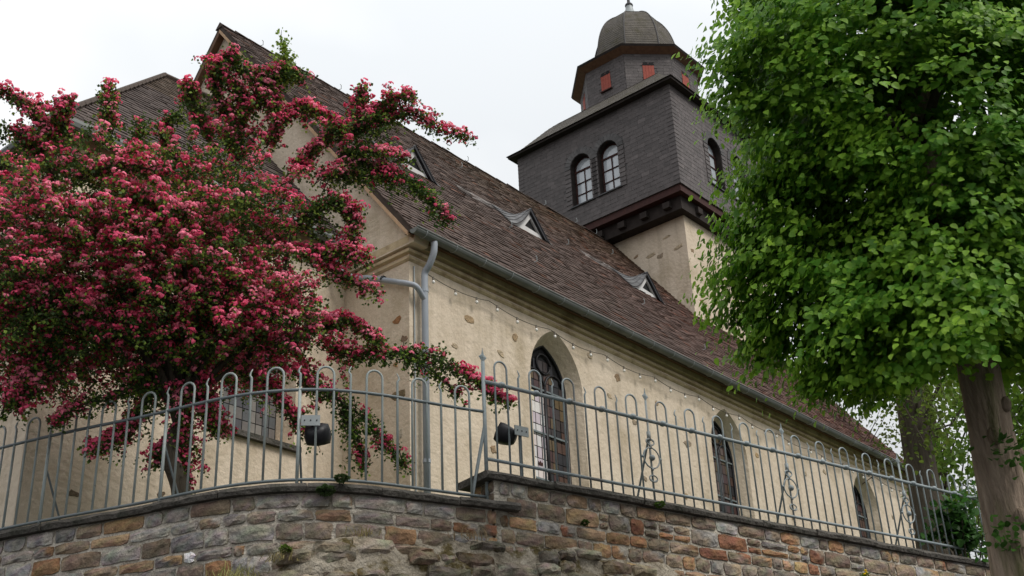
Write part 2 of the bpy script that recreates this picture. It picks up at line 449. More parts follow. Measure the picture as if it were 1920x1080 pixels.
def masonry(parent, path, sa, sb, topf, zbot, off, pal, rnd, hs=(0.11, 0.18), ws=(0.18, 0.48), gap=0.024, mat='stone', bulge=0.020, keep=None):
    zt = 0.0
    row = 0
    while True:
        h = rnd.uniform(*hs)
        if topf(sa) - zt < zbot: break
        s = sa + rnd.uniform(-0.25, 0.0)
        while s < sb:
            w = rnd.uniform(*ws)
            if rnd.random() < 0.2: w *= 0.6
            split = h > 0.17 and rnd.random() < 0.28
            parts = [(0, h)] if not split else [(0, h * 0.52), (h * 0.52, h)]
            for (h0, h1) in parts:
                pieces = [(s, s + w)]
                if split and w > 0.36 and rnd.random() < 0.5:
                    k = rnd.uniform(0.4, 0.6); pieces = [(s, s + w * k), (s + w * k, s + w)]
                for (a, b) in pieces:
                    a2, b2 = max(a, sa) + gap / 2, min(b, sb) - gap / 2
                    if b2 - a2 < 0.06: continue
                    zt0 = topf((a + b) / 2) - zt
                    if keep and not keep((a2 + b2) / 2, zt0 - (h0 + h1) / 2): continue
                    t = pick(rnd, pal((a + b) / 2))
                    pc = path.pt((a + b) / 2, off, zt0 - (h0 + h1) / 2) - CAM
                    pu, pv = 960 + 2345.8 * (pc @ RGT) / (pc @ FWD), 540 - 2345.8 * (pc @ UPV) / (pc @ FWD)
                    if abs(pu - 345) < 24 and abs(pv - 1040) < 17: t = (0.85, 0.85, 0.83)
                    t2 = pick(rnd, (0.5, 0.2)) if rnd.random() < 0.3 else None
                    v, f, tn = stone_geo(path, a2, b2, zt0 - h1 + gap / 2, zt0 - h0 - gap / 2, off, bulge, rnd, t, tint2=t2)
                    obj("stone", v, f, mat, parent, False, tn)
            s += w
        zt += h
        row += 1

def wall_core(name, path, sa, sb, topf, zbot, front, back, mat, parent, n=40):
    mb = MB()
    S = np.linspace(sa, sb, n)
    vs = []
    for s in S:
        vs += [path.pt(s, front, topf(s)), path.pt(s, -back, topf(s)), path.pt(s, -back, zbot), path.pt(s, front, zbot)]
    fs = []
    for i in range(n - 1):
        a, b = i * 4, i * 4 + 4
        for k in range(4):
            fs.append((a + k, b + k, b + (k + 1) % 4, a + (k + 1) % 4))
    fs += [(0, 1, 2, 3), (4 * n - 1, 4 * n - 2, 4 * n - 3, 4 * n - 4)]
    return mb.add(vs, fs).build(name, mat, parent)

def coping(parent, path, sa, sb, topf, th, f, b, rnd, slab=(0.5, 0.9)):
    s = sa
    while s < sb:
        e = min(s + rnd.uniform(*slab), sb)
        if sb - e < 0.2: e = sb
        n = 6
        vs = []
        dz = rnd.uniform(-0.004, 0.004)
        ff = f + rnd.uniform(-0.012, 0.012)
        for k in range(n):
            t = s + 0.003 + (e - s - 0.006) * k / (n - 1)
            jf = ff + rnd.uniform(-0.01, 0.01)
            z = topf(t) + dz
            vs += [path.pt(t, jf - 0.012, z), path.pt(t, -b, z), path.pt(t, -b, z - th), path.pt(t, jf - 0.008, z - th), path.pt(t, jf + 0.006, z - th * 0.45 + rnd.uniform(-0.01, 0.01))]
        fs = []
        for i in range(n - 1):
            for k in range(5):
                fs.append((i * 5 + k, i * 5 + 5 + k, i * 5 + 5 + (k + 1) % 5, i * 5 + (k + 1) % 5))
        fs += [(0, 1, 2, 3, 4), tuple((n - 1) * 5 + k for k in (4, 3, 2, 1, 0))]
        obj("coping_slab", vs, fs, 'coping', parent)
        s = e

# rubble base: joined path along both walls
both = [LP(t)[0] for t in np.linspace(3.0, LP.len, 60)] + [RP(t)[0] for t in np.linspace(0.3, 9, 20)]
BP = Path(both)
s_j = BP.s[59]
def rub_top(s):
    k = s - s_j            # 0 at the junction post, negative along the curve
    base = np.interp(k, [-4.5, -3.3, -2.6, -2.0, -1.5, -0.8, 0.0, 0.9, 1.8, 2.8, 4.2, 6], [-7.2, -6.55, -6.22, -5.92, -5.70, -5.66, -5.62, -5.58, -5.58, -5.66, -5.95, -6.6])
    return float(base) + 0.035 * math.sin(s * 5.1) + 0.025 * math.sin(s * 11.3 + 1)
curved_wall = thing("retaining_wall", "curved grey and rust stone retaining wall under the arched fence at left", "stone wall")
straight_wall = thing("retaining_wall", "straight brown stone retaining wall running to the right below the knobbed fence", "stone wall")
rubble_base = thing("rubble_wall", "crumbling mossy rubble wall base bulging out below the curved wall", "stone wall")
lowtop = lambda s: Z_LOW
for w_ in (curved_wall, straight_wall, rubble_base): w_["kind"] = "thing"
wall_core("wall_core", LP, 0.0, LP.len, lambda s: Z_LOW - 0.07, STREET - 0.2, 0.084, 0.3, 'mortar', curved_wall)
wall_core("wall_core", RP, 0.02, 16.0, lambda s: ztop(s) - 0.07, STREET - 0.2, 0.084, 0.3, 'mortar', straight_wall)
coping(curved_wall, LP, 2.0, LP.len + 0.28, lowtop, 0.072, 0.15, 0.0, random.Random(3))
coping(straight_wall, RP, -0.10, 15.9, ztop, 0.072, 0.15, 0.34, random.Random(4), slab=(0.7, 1.2))
def keep_curved(s, z):
    if s > 2.6 and z > -6.5 and z > rub_top(s - 3.0) - 0.25: return True
    return False
masonry(curved_wall, LP, 2.3, LP.len + 0.05, lambda s: Z_LOW - 0.074, -6.75, 0.092, lambda s: (0.66, 0.2) if s < 7 else (0.45, 0.32), random.Random(11), keep=keep_curved)
masonry(straight_wall, RP, 0.07, 10.5, lambda s: ztop(s) - 0.074, -6.35, 0.092, lambda s: (0.15, 0.57) if s < 5 else (0.2, 0.65), random.Random(12), keep=lambda s, z: z > -6.05 + 0.06 * s and s < 9.3)
# end face stones of the taller wall (return at its left end)
endr = random.Random(5)
mb_end = Path([RP.pt(0.02, -0.32, 0)[:2], RP.pt(0.02, 0.084, 0)[:2]])
for (a, b, z0, z1) in [(0.02, 0.2, -5.10, -5.01), (0.21, 0.40, -5.11, -5.01), (0.02, 0.40, -5.22, -5.12)]:
    v, f, tn = stone_geo(mb_end, a, b, z0, z1, 0.005, 0.02, endr, pick(endr, (0.1, 0.5)), depth=0.02)
    obj("stone", v, f, 'stone', straight_wall, False, tn)

NB, NZ = 150, 26
vs = []; tn = []
nr = np.random.default_rng(21)
from mathutils import noise as mnoise
for i in range(NB):
    s = s_j - 4.0 + 9.5 * i / (NB - 1)
    zt = rub_top(s)
    for j in range(NZ):
        b = j / (NZ - 1)
        z = zt - 1.6 * b ** 1.15
        q, d, n = BP(s)
        nv = mnoise.fractal(Vector((s * 2.2, z * 3.2, 3.1)), 1.0, 2.0, 5)
        outv = 0.09 + 0.10 * min(1, b * 5) + 0.10 * b + 0.05 * nv + 0.03 * mnoise.noise(Vector((s * 9, z * 11, 0)))
        if j == 0: outv = 0.095
        vs.append((q[0] + n[0] * outv, q[1] + n[1] * outv, z + (0.02 * nv if j else 0)))
fs = [(i * NZ + j, (i + 1) * NZ + j, (i + 1) * NZ + j + 1, i * NZ + j + 1) for i in range(NB - 1) for j in range(NZ - 1)]
obj("mortar_bed", vs, fs, 'oldmortar', rubble_base, True)
RUBC = [(0.36, 0.33, 0.28), (0.31, 0.27, 0.215), (0.25, 0.235, 0.205), (0.21, 0.195, 0.16), (0.29, 0.26, 0.21), (0.19, 0.175, 0.15), (0.24, 0.19, 0.15), (0.33, 0.30, 0.25)]
rr = random.Random(8)
row = 0
for zz in np.arange(0.03, 1.1, 0.135):
    s = s_j - 3.9 + rr.uniform(0, 0.2)
    while s < s_j + 5.2:
        w = rr.uniform(0.16, 0.50); h = rr.uniform(0.08, 0.17)
        ztp = rub_top(s + w / 2) - zz + rr.uniform(-0.03, 0.03)
        if ztp > -6.7 and rr.random() < 0.88:
            b = zz / 1.6
            off = 0.108 + 0.10 * min(1, b * 5 + 0.25) + 0.10 * b + rr.uniform(-0.02, 0.035)
            c = rr.choice(RUBC); k = rr.uniform(0.75, 1.2)
            v, f, t = stone_geo(BP, s + 0.012, s + w - 0.012, ztp - h, ztp, off, 0.05, rr, tuple(q * k for q in c), depth=0.09)
            # tilt the block a little
            v = [np.array(q) + np.array([0, 0, (idx % 5 - 2) * rr.choice((0.004, -0.004))]) for idx, q in enumerate(v)]
            obj("stone", v, f, 'rubble', rubble_base, False, t)
        s += w
    row += 1

# ------------------------------------------------------------------ fences
def v3(q, z): return np.array([q[0], q[1], z])
fence_l = thing("iron_fence", "grey painted arched iron fence on the curved wall in front of the pink hawthorn", "fence")
fence_r = thing("iron_fence", "grey iron fence with knobbed rail and spear posts on the straight wall", "fence")

def hoop_pts(path, sc, w, z0, ztopc):
    r = w / 2
    pts = [path.pt(sc - r, 0, z0), path.pt(sc - r, 0, ztopc - r)]
    for k in range(1, 8):
        t = math.pi * k / 8
        pts.append(path.pt(sc - r * math.cos(t), 0, ztopc - r + r * math.sin(t)))
    pts += [path.pt(sc + r, 0, ztopc - r), path.pt(sc + r, 0, z0)]
    return pts
def curl_pts(path, s, z0, zt, k=1):
    return [path.pt(s, 0, z0), path.pt(s, 0, zt - 0.10), path.pt(s, 0.004, zt - 0.085), path.pt(s + 0.018 * k, 0, zt - 0.06), path.pt(s + 0.012 * k, 0, zt - 0.035), path.pt(s - 0.006 * k, 0, zt)]

# curved fence
s0 = LP.len - 8.2
ZL_T, ZL_B = -4.29, -5.15
m = MB(); S = np.linspace(s0, LP.len, 90)
m.tube([LP.pt(t, 0, ZL_T) for t in S], 0.0155, 6); m.build("top_rail", 'fencedark', fence_l, True)
m = MB(); m.tube([LP.pt(t, 0, ZL_B) for t in S], 0.015, 6); m.build("bottom_rail", 'fencedark', fence_l, True)
i = 0
hs = LP.len - 0.24
while hs > s0 + 0.2:
    w = 0.155
    MB().tube(hoop_pts(LP, hs, w, ZL_B, -4.055 + random.uniform(-.006, .006)), 0.0115, 6).build("hoop_bar", 'fence', fence_l, True)
    MB().tube(curl_pts(LP, hs - 0.232, ZL_B, -4.045 + random.uniform(-.012, .008), random.choice((-1, 1))), [0.0125, 0.012, 0.011, 0.010, 0.008, 0.004], 6).build("picket", 'fence', fence_l, True)
    if i in (3, 6, 9, 14):
        a = LP.pt(hs - 0.232, 0, -4.62); b = LP.pt(hs - 0.232, -0.42, Z_LOW - 0.12)
        MB().tube([a, b], 0.011, 6).build("brace", 'fencedark', fence_l)
        MB().tube([LP.pt(hs - 0.232, 0, ZL_B - 0.09), LP.pt(hs - 0.232, 0, ZL_T + 0.02)], 0.016, 6).build("post", 'fence', fence_l, True)
    hs -= 0.464
    i += 1

# straight fence
ZR_T = -3.97
def zrb(s): return -4.77 + 0.007 * s
S_END = 13.2
m = MB(); m.tube([RP.pt(0, 0, ZR_T), RP.pt(S_END, 0, ZR_T)], 0.021, 8); m.build("top_rail", 'fencer', fence_r, True)
m = MB(); m.tube([RP.pt(0, 0, zrb(0)), RP.pt(S_END, 0, zrb(S_END))], 0.018, 8); m.build("bottom_rail", 'fencer', fence_r, True)
for k in range(30):
    hs = 0.215 + 0.437 * k
    if hs > S_END - 0.2: break
    zb = ztop(hs) - 0.01
    MB().tube(hoop_pts(RP, hs, 0.15, zb, -3.715), 0.0105, 6).build("hoop_bar", 'fencer', fence_r, True)
    kb = MB(); sphere(kb, RP.pt(hs, 0.008, ZR_T), 0.036, 8, 6, (1.15, 1.15, 0.9)); kb.build("rail_knob", 'fencer', fence_r, True)
    sp = hs + 0.2185
    if (k + 1) % 5 == 0:
        mb = MB(); mb.tube([RP.pt(sp, 0, zb), RP.pt(sp, 0, -3.74)], 0.013, 6); post = mb.build("post", 'fencer', fence_r, True)
        z0 = -3.745
        sh = [(0, 0), (0.045, 0.055), (0.014, 0.085), (0, 0.15)]
        vs = []
        for (a, z) in sh:
            vs += [RP.pt(sp - a, 0, z0 + z), RP.pt(sp, 0.012 if a else 0.004, z0 + z), RP.pt(sp + a, 0, z0 + z), RP.pt(sp, -0.012 if a else -0.004, z0 + z)]
        obj("spear_tip", vs, [(q * 4 + a, q * 4 + (a + 1) % 4, q * 4 + 4 + (a + 1) % 4, q * 4 + 4 + a) for q in range(3) for a in range(4)], 'fencer', fence_r)
        rc = -4.40
        mb = MB(); mb.tube([RP.pt(sp + 0.115 * math.cos(t), 0.012, rc + 0.115 * math.sin(t)) for t in np.linspace(0, 2 * math.pi, 21)], 0.0085, 6, cap=False)
        for a in range(4):
            t = a * math.pi / 2
            sphere(mb, RP.pt(sp + 0.128 * math.cos(t), 0.012, rc + 0.128 * math.sin(t)), 0.017, 6, 4)
        mb.build("ring_ornament", 'fencer', fence_r, True)
        mb = MB(); sphere(mb, RP.pt(sp, 0.02, rc), 0.035, 8, 5); mb.build("boss", 'fencer', fence_r, True)
        for sg in (-1, 1):
            for zc, upz in ((-4.235, 1), (-4.615, -1)):
                MB().tube([RP.pt(sp + sg * (0.008 + 0.05 * math.sin(t)) , 0.012, zc + upz * (0.035 * (1 - math.cos(t)) - 0.02)) for t in np.linspace(0, 4.4, 10)], 0.008, 5).build("scroll", 'fencer', fence_r, True)
        MB().tube([RP.pt(sp, 0.0, -4.1), RP.pt(sp, 0.0, -4.2)], 0.024, 6).build("collar", 'fencer', fence_r, True)
        MB().tube([RP.pt(sp, -0.01, -4.18), RP.pt(sp, -0.34, zb - 0.02)], 0.0125, 6).build("brace", 'fencedark', fence_r)
    else:
        MB().tube(curl_pts(RP, sp, zb, -3.76, random.choice((-1, 1))), [0.0115, 0.011, 0.010, 0.009, 0.008, 0.004], 6).build("picket", 'fencer', fence_r, True)
# junction post
mb = MB(); mb.tube([RP.pt(0, 0, Z_LOW - 0.01), RP.pt(0, 0, -3.76)], 0.019, 8); mb.build("post", 'fencer', fence_r, True)
sh = [(0, 0), (0.05, 0.06), (0.016, 0.09), (0, 0.16)]
vs = []
for (a, z) in sh:
    vs += [RP.pt(-a, 0, -3.77 + z), RP.pt(0, 0.012 if a else 0.004, -3.77 + z), RP.pt(a, 0, -3.77 + z), RP.pt(0, -0.012 if a else -0.004, -3.77 + z)]
obj("spear_tip", vs, [(q * 4 + a, q * 4 + (a + 1) % 4, q * 4 + 4 + (a + 1) % 4, q * 4 + 4 + a) for q in range(3) for a in range(4)], 'fencer', fence_r)
MB().tube([RP.pt(0.0, 0, -4.42), LP.pt(LP.len - 0.16, -0.03, Z_LOW - 0.005)], 0.017, 6).build("brace", 'fencer', fence_r)

# floodlights clamped to the fence
def floodlight(path, s, zc, side, label, drop=0.10):
    t = thing("floodlight", label, "floodlight", group="floodlights on the fence")
    q, d, n = path(s)
    d3 = np.array([d[0], d[1], 0]); n3 = np.array([n[0], n[1], 0]); up = np.array([0, 0, 1.0])
    c = v3(q, zc)
    MB().obox(c - d3 * 0.085 + n3 * 0.016 - up * 0.05, d3 * 0.17, n3 * 0.012, up * 0.10).build("mounting_plate", 'zinc', t)
    for k in (-0.055, 0.0, 0.055):
        b = MB(); sphere(b, c + d3 * k + n3 * 0.03, 0.007, 6, 4); b.build("bolt", 'dark', t)
    MB().tube([c - n3 * 0.02, c - n3 * 0.06 - up * 0.05 + d3 * 0.05 * side, c - n3 * 0.08 - up * 0.10 + d3 * 0.08 * side], 0.012, 6).build("bracket", 'black', t)
    # lamp head: rounded bowl with a flat front turned to the church
    hc = c - n3 * 0.10 - up * drop + d3 * 0.085 * side
    ax = -n3 * 0.75 + up * 0.45 + d3 * 0.3 * side; ax /= np.linalg.norm(ax)
    a = np.cross(ax, up); a /= np.linalg.norm(a); b = np.cross(a, ax)
    vs = []; fs = []
    prof = [(0.02, -0.10), (0.075, -0.085), (0.105, -0.04), (0.118, 0.02), (0.125, 0.05), (0.118, 0.055)]
    nn = 16
    for (r, h) in prof:
        for k in range(nn):
            th = 2 * math.pi * k / nn
            cx_, sy_ = math.cos(th), math.sin(th)
            sq = 1 / max(abs(cx_), abs(sy_)) ** 0.55
            vs.append(hc + ax * h + r * sq * (cx_ * a * 1.0 + sy_ * b * 0.85))
    for i2 in range(len(prof) - 1):
        for k in range(nn):
            fs.append((i2 * nn + k, i2 * nn + (k + 1) % nn, (i2 + 1) * nn + (k + 1) % nn, (i2 + 1) * nn + k))
    fs.append(tuple(range(nn))[::-1])
    obj("lamp_housing", vs, fs, 'black', t, True)
    obj("front_glass", vs[-nn:], [tuple(range(nn))], 'skyglass', t)
    return t
floodlight(LP, LP.len - 0.24 - 0.464 * 3 - 0.225 + 0.10, -4.60, 0.6, "black floodlight on grey plate hanging from the arched fence before the hawthorn")
floodlight(RP, 0.43, -4.42, -1.2, "black floodlight on grey plate beside the first pointed church window", 0.02)
MB().tube([RP.pt(0.43, -0.01, ztop(0)), RP.pt(0.43, -0.01, -4.42)], 0.017, 6).build("lamp_post", 'fencedark', fence_r)

# ------------------------------------------------------------------ CHURCH
church = thing("church", "cream plastered church with steep brown tiled roof and dark slate tower", "church")
H, L = 6.351, 16.75
K = H / 5.0
WX, WY = 0.16, 0.28          # planes of the gable wall and of the long wall
BASE = YARD - 0.6

def lancet(cx, hw, zs, za, zb, n=9):
    """pointed arch outline, counter clockwise from bottom left; list of (x,z)"""
    h = za - zs
    R = (hw * hw + h * h) / (2 * hw)
    pts = [(cx - hw, zb), (cx + hw, zb)]
    # right arc centred at (cx+hw-R, zs)
    a1 = math.asin(min(1, h / R))
    for k in range(n + 1):
        t = a1 * k / n
        pts.append((cx + hw - R + R * math.cos(t), zs + R * math.sin(t)))
    for k in range(n - 1, -1, -1):
        t = a1 * k / n
        pts.append((cx - hw + R - R * math.cos(t), zs + R * math.sin(t)))
    return pts

def in_lancet(x, z, cx, hw, zs, za, zb):
    if z < zb or abs(x - cx) > hw: return False
    if z <= zs: return True
    h = za - zs; R = (hw * hw + h * h) / (2 * hw)
    return (abs(x - cx) - (hw - R)) ** 2 + (z - zs) ** 2 < R * R

WIN = [(3.42, 0.65, -1.32, -0.40, -3.7), (8.50, 0.62, -1.28, -0.40, -3.7), (14.05, 0.60, -1.28, -0.42, -3.7)]
mb = MB()
outer = [(WX, BASE), (L - 0.1, BASE), (L - 0.1, 0.0), (WX, 0.0)]
poly_holes(mb, lambda a, b: (a, WY, b), outer, [lancet(*w) for w in WIN])
RD = 0.26
for w in WIN:
    o1 = lancet(*w); inn = lancet(w[0], w[1] - 0.14, w[2] - 0.02, w[3] - 0.19, w[4] + 0.25)
    n = len(o1); vs = [(x, WY, z) for x, z in o1] + [(x, WY + RD, z) for x, z in inn]
    mb.add(vs, [(i, (i + 1) % n, n + (i + 1) % n, n + i) for i in range(n)])
mb.add([(WX, WY, BASE), (WX, 10 - WY, BASE), (WX, 10 - WY, 0), (WX, WY, 0)], [(0, 3, 2, 1)])
mb.add([(L - 0.1, WY, BASE), (L - 0.1, 10 - WY, BASE), (L - 0.1, 10 - WY, 0), (L - 0.1, 5, H - 0.2), (L - 0.1, WY, 0)], [(0, 1, 2, 3, 4)])
mb.add([(WX, 10 - WY, BASE), (L - 0.1, 10 - WY, BASE), (L - 0.1, 10 - WY, 0), (WX, 10 - WY, 0)], [(0, 1, 2, 3)])
mb.build("nave_wall", 'plaster', church)
# upper gable, a little in front of the lower wall
GX = WX - 0.08
gab = [(0.10, -0.12), (9.9, -0.12), (9.95, 0.02), (5, H - 0.10), (0.05, 0.02)]
mb = MB()
mb.add([(GX, a, b) for a, b in gab], [(4, 3, 2, 1, 0)])
mb.add([(GX, a, b) for a, b in gab] + [(WX + 0.2, a, b) for a, b in gab], [(0, 1, 6, 5), (1, 2, 7, 6), (4, 0, 5, 9)])
mb.build("gable_wall", 'plaster', church)
# slit window in the gable
MB().box((GX - 0.02, 4.98, 4.3), (GX + 0.02, 5.03, 5.1)).box((GX - 0.02, 5.16, 4.3), (GX + 0.02, 5.20, 5.1)).build("slit_window_frame", 'white', church)
MB().box((GX - 0.006, 5.03, 4.3), (GX + 0.02, 5.16, 5.1)).build("slit_window_pane", 'leadframe', church)
# cornice swept along gable and long wall
prof = [(0.0, -0.335), (0.010, -0.33), (0.035, -0.305), (0.04, -0.275), (-0.012, -0.268), (-0.012, -0.228), (0.056, -0.205), (0.062, -0.165), (-0.005, -0.158), (-0.005, -0.112), (0.082, -0.095), (0.082, 0.02)]
vs = []; fs = []
for (po, pz) in prof:
    vs += [(WX - po, 1.62, pz), (WX - po, WY - po, pz), (L - 0.1, WY - po, pz)]
for i in range(len(prof) - 1):
    for k in range(2):
        fs.append((i * 3 + k, i * 3 + k + 1, i * 3 + 4 + k, i * 3 + 3 + k))
obj("cornice", vs, fs, 'trim', church)
# soffit closing wall head to roof
MB().add([(0, WY - 0.077, 0.0), (L, WY - 0.077, 0.0), (L, 0.02, -0.02), (0, 0.02, -0.02)], [(0, 1, 2, 3)]).build("eave_soffit", 'brownwood', church)

# roof slab
RT = 0.14
def slope_pt(x, y, off=0.0):   # south slope, off along normal
    nrm = np.array([0, -K, 1]) / math.hypot(K, 1)
    return np.array([x, y, K * y]) + nrm * off
mb = MB()
nn_ = np.array([0, -K, 1]) / math.hypot(K, 1)
nm_ = np.array([0, K, 1]) / math.hypot(K, 1)
a = [(0, 0.0, 0.0), (0, 5, H), (0, 10.0, 0.0)]
inner = [(0, 0.0 + 0.12, -0.02), (0, 5, H - 0.2), (0, 9.88, -0.02)]
vs = []
for x in (-0.03, L): vs += [(x, q[1], q[2]) for q in a] + [(x, q[1], q[2]) for q in inner]
mb.add(vs, [(0, 1, 7, 6), (1, 2, 8, 7), (3, 9, 10, 4), (4, 10, 11, 5), (0, 3, 4, 1), (1, 4, 5, 2), (6, 7, 10, 9), (7, 8, 11, 10), (0, 6, 9, 3), (2, 5, 11, 8)])
nave_roof = mb.build("nave_roof", 'roofbase', church)
# barge boards
for sgn, (mat) in ((-1, 'tanwood'), (1, 'brownwood')):
    y0, y1 = (0.10, 5.0) if sgn < 0 else (9.9, 5.0)
    z0, z1 = K * 0.10 - 0.13, H - 0.13
    w = 0.075 if sgn < 0 else 0.12
    vs = [(-0.045, y0, z0 - w), (-0.045, y1, z1 - w), (-0.045, y1, z1), (-0.045, y0, z0), (GX + 0.01, y0, z0 - w), (GX + 0.01, y1, z1 - w), (GX + 0.01, y1, z1), (GX + 0.01, y0, z0)]
    obj("barge_board", vs, [(0, 1, 2, 3), (7, 6, 5, 4), (0, 4, 5, 1), (2, 6, 7, 3), (0, 3, 7, 4), (1, 5, 6, 2)], mat, church)

# shingle builder -----------------------------------------------------------
def slate_geo(o, a, b, n, w, h, th, jit, rnd, lift=0.0):
    """one shingle: lower left o, width along a, height along b, proud by th at its lower edge"""
    t = th * (1 + jit * rnd.uniform(-0.5, 0.9)); t2 = th * (1 + jit * rnd.uniform(-0.5, 0.9))
    e = 0.004
    skew = jit * rnd.uniform(-0.01, 0.01)
    p = [o + b * skew + n * t, o + a * w - b * skew + n * t2, o + a * w + b * h * 1.35 + n * e, o + b * h * 1.35 + n * e]
    q = [o + n * (lift - 0.004), o + a * w + n * (lift - 0.004)]
    return p + q, [(0, 1, 2, 3), (4, 5, 1, 0), (4, 0, 3), (5, 2, 1)]

def roof_tint(x, y, rnd):
    red = min(1, max(0, (x - 6) / 8)) * (1 - 0.25 * y / 5)
    moss = max(0, min(1, (y - 2.6) / 2.0)) * max(0, min(1, (x - 3.0) / 4)) * rnd.uniform(0.3, 1.0)
    c = np.array([0.088, 0.064, 0.055]) * (1 - red) + np.array([0.095, 0.050, 0.040]) * red
    c = c * (1 - 0.55 * moss) + np.array([0.075, 0.055, 0.025]) * 0.55 * moss
    r = rnd.random()
    c = c * rnd.uniform(0.70, 1.22)
    if r < 0.05: c = c * np.array([1.3, 0.95, 0.8])
    elif r < 0.09: c = c * 1.5
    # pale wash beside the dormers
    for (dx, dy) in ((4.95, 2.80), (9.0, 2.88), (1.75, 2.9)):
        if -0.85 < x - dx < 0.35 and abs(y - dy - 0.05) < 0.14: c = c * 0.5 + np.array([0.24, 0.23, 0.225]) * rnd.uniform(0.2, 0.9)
    return tuple(np.clip(c, 0, 1))
rt = random.Random(31)
EX, TW = 0.138, 0.19
bdir = np.array([0, 1, K]) / math.hypot(1, K)
adir = np.array([1.0, 0, 0])
slen = 5 * math.hypot(1, K)
tiles = []
nrow = int(slen / EX)
for r in range(nrow):
    d0 = -0.03 + r * slen / nrow
    x = -0.045 + (0 if r % 2 else -TW / 2) + rt.uniform(-0.02, 0.02)
    wob = rt.uniform(-0.012, 0.012)
    while x < L:
        w = TW * rt.uniform(0.86, 1.14)
        x0, x1 = max(x, -0.05), min(x + w, L + 0.02)
        if x1 - x0 > 0.05:
            yy = (d0 + 0.08) * bdir[1]
            if not (12.2 < x0 and x1 < 16.2 and yy > 2.95):     # under the tower
                o_ = np.array([x0 + 0.003, 0, 0]) + bdir * (d0 + wob + 0.02 * math.sin(x * 0.9) * 0.5 + rt.uniform(-0.008, 0.008))
                g_ = slate_geo(o_, adir, bdir, nn_, x1 - x0 - 0.006, slen / nrow, 0.017, 0.8, rt)
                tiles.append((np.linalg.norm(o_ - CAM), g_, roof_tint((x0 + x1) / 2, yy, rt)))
        x += w
tiles.sort(key=lambda t: t[0])
mb = MB()
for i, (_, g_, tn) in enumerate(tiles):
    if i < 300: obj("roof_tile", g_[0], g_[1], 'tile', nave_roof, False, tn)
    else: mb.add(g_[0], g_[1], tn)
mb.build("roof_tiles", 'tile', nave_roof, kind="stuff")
# ridge tiles
rm = random.Random(9)
x = -0.05
while x < 12.1:
    w = rm.uniform(0.32, 0.4)
    z = H + 0.045 + rm.uniform(-0.012, 0.012)
    vs = [(x, 5 - 0.12, z - 0.13), (x, 5, z), (x, 5.12, z - 0.13), (x + w - 0.01, 5 - 0.12, z - 0.145), (x + w - 0.01, 5, z - 0.015), (x + w - 0.01, 5.12, z - 0.145)]
    obj("ridge_tile", vs, [(0, 1, 4, 3), (1, 2, 5, 4), (0, 2, 1), (3, 4, 5)], 'tile', nave_roof, False, (0.085, 0.066, 0.055))
    x += w
# snow hooks
for (hx, hy) in [(0.9, 5.0), (2.9, 5.0), (4.6, 5.0), (6.7, 5.0), (9.4, 4.98), (10.6, 4.98), (11.4, 4.98), (4.6, 2.1), (7.4, 2.9), (10.6, 4.0), (8.2, 1.7), (3.9, 1.0), (5.6, 4.2), (3.0, 4.3), (9.0, 0.9)]:
    p = slope_pt(hx, hy, 0.02)
    MB().tube([p, p + np.array([0.03, -0.04, 0.015]), p + np.array([0.02, -0.05, 0.09]), p + np.array([0.0, -0.04, 0.11])], 0.008, 5).build("roof_hook", 'zinc', church)

# gutter
gy, gz, gr = -0.035, -0.01, 0.078
mb = MB(); vs = []; fs = []
ng = 9
for x in (-0.06, L + 0.12):
    for rr_ in (gr, gr - 0.008):
        for k in range(ng):
            t = math.pi + math.pi * k / (ng - 1)
            vs.append((x, gy + rr_ * math.cos(t), gz + rr_ * math.sin(t)))
for k in range(ng - 1):
    fs.append((k, k + 1, 2 * ng + k + 1, 2 * ng + k)); fs.append((ng + k + 1, ng + k, 3 * ng + k, 3 * ng + k + 1))
for e in (0, ng - 1):
    fs.append((e, 2 * ng + e, 3 * ng + e, ng + e))
fs.append(tuple(range(ng))); fs.append(tuple(2 * ng + k for k in range(ng))[::-1])
mb.add(vs, fs).tube([(-0.06, gy - gr, gz + 0.004), (L + 0.12, gy - gr, gz + 0.004)], 0.012, 6)
gut = mb.build("gutter", 'gutter', church)
x = 0.14
while x < L:
    MB().tube([(x, gy + (gr + 0.004) * math.cos(t), gz + (gr + 0.004) * math.sin(t)) for t in np.linspace(math.pi * 0.95, 2 * math.pi, 8)], 0.008, 5).build("gutter_bracket", 'zinc', gut)
    x += 0.62
# downpipes
def smooth_path(pts, n=6): return catmull(pts, n)
px, py = 0.36, WY - 0.11
dp = MB().tube(list(smooth_path([(0.36, -0.03, -0.06), (0.36, -0.03, -0.15), (0.36, -0.01, -0.26), (0.36, 0.07, -0.40), (px, py - 0.01, -0.50), (px, py, -0.62)])) + [(px, py, YARD)], 0.05, 12).build("downpipe", 'pipe', church, True)
for z in (-0.78, -2.0, -3.3):
    MB().tube([(px, py, z - 0.025), (px, py, z + 0.025)], 0.056, 12).build("pipe_collar", 'pipe', dp)
ch_g = 0.02
hp = list(smooth_path([(WX - 0.30, 1.42, 0.08), (WX - 0.30, 1.42, -0.08), (WX - 0.27, 1.38, -0.22), (WX - 0.13, 1.22, -0.31), (WX - 0.075, 1.05, -0.355)])) + [(WX - 0.075, 0.33, -0.86)] 
hp = hp[:-1] + list(smooth_path([(WX - 0.075, 0.95, -0.40), (WX - 0.075, 0.40, -0.66), (WX - 0.06, 0.24, -0.735), (WX + 0.02, 0.15, -0.79), (0.36, py, -0.93)]))
bp = MB().tube(hp, 0.042, 10).build("branch_pipe", 'pipe', church, True)
MB().tube([(WX - 0.075, 0.74, -0.48), (WX - 0.075, 0.71, -0.50)], 0.05, 10).build("pipe_collar", 'leadframe', bp)
MB().tube([(0.245, WY - 0.02, -0.40), (0.245, WY - 0.02, -4.9)], 0.012, 5).build("lightning_rod_wire", 'zinc', church)
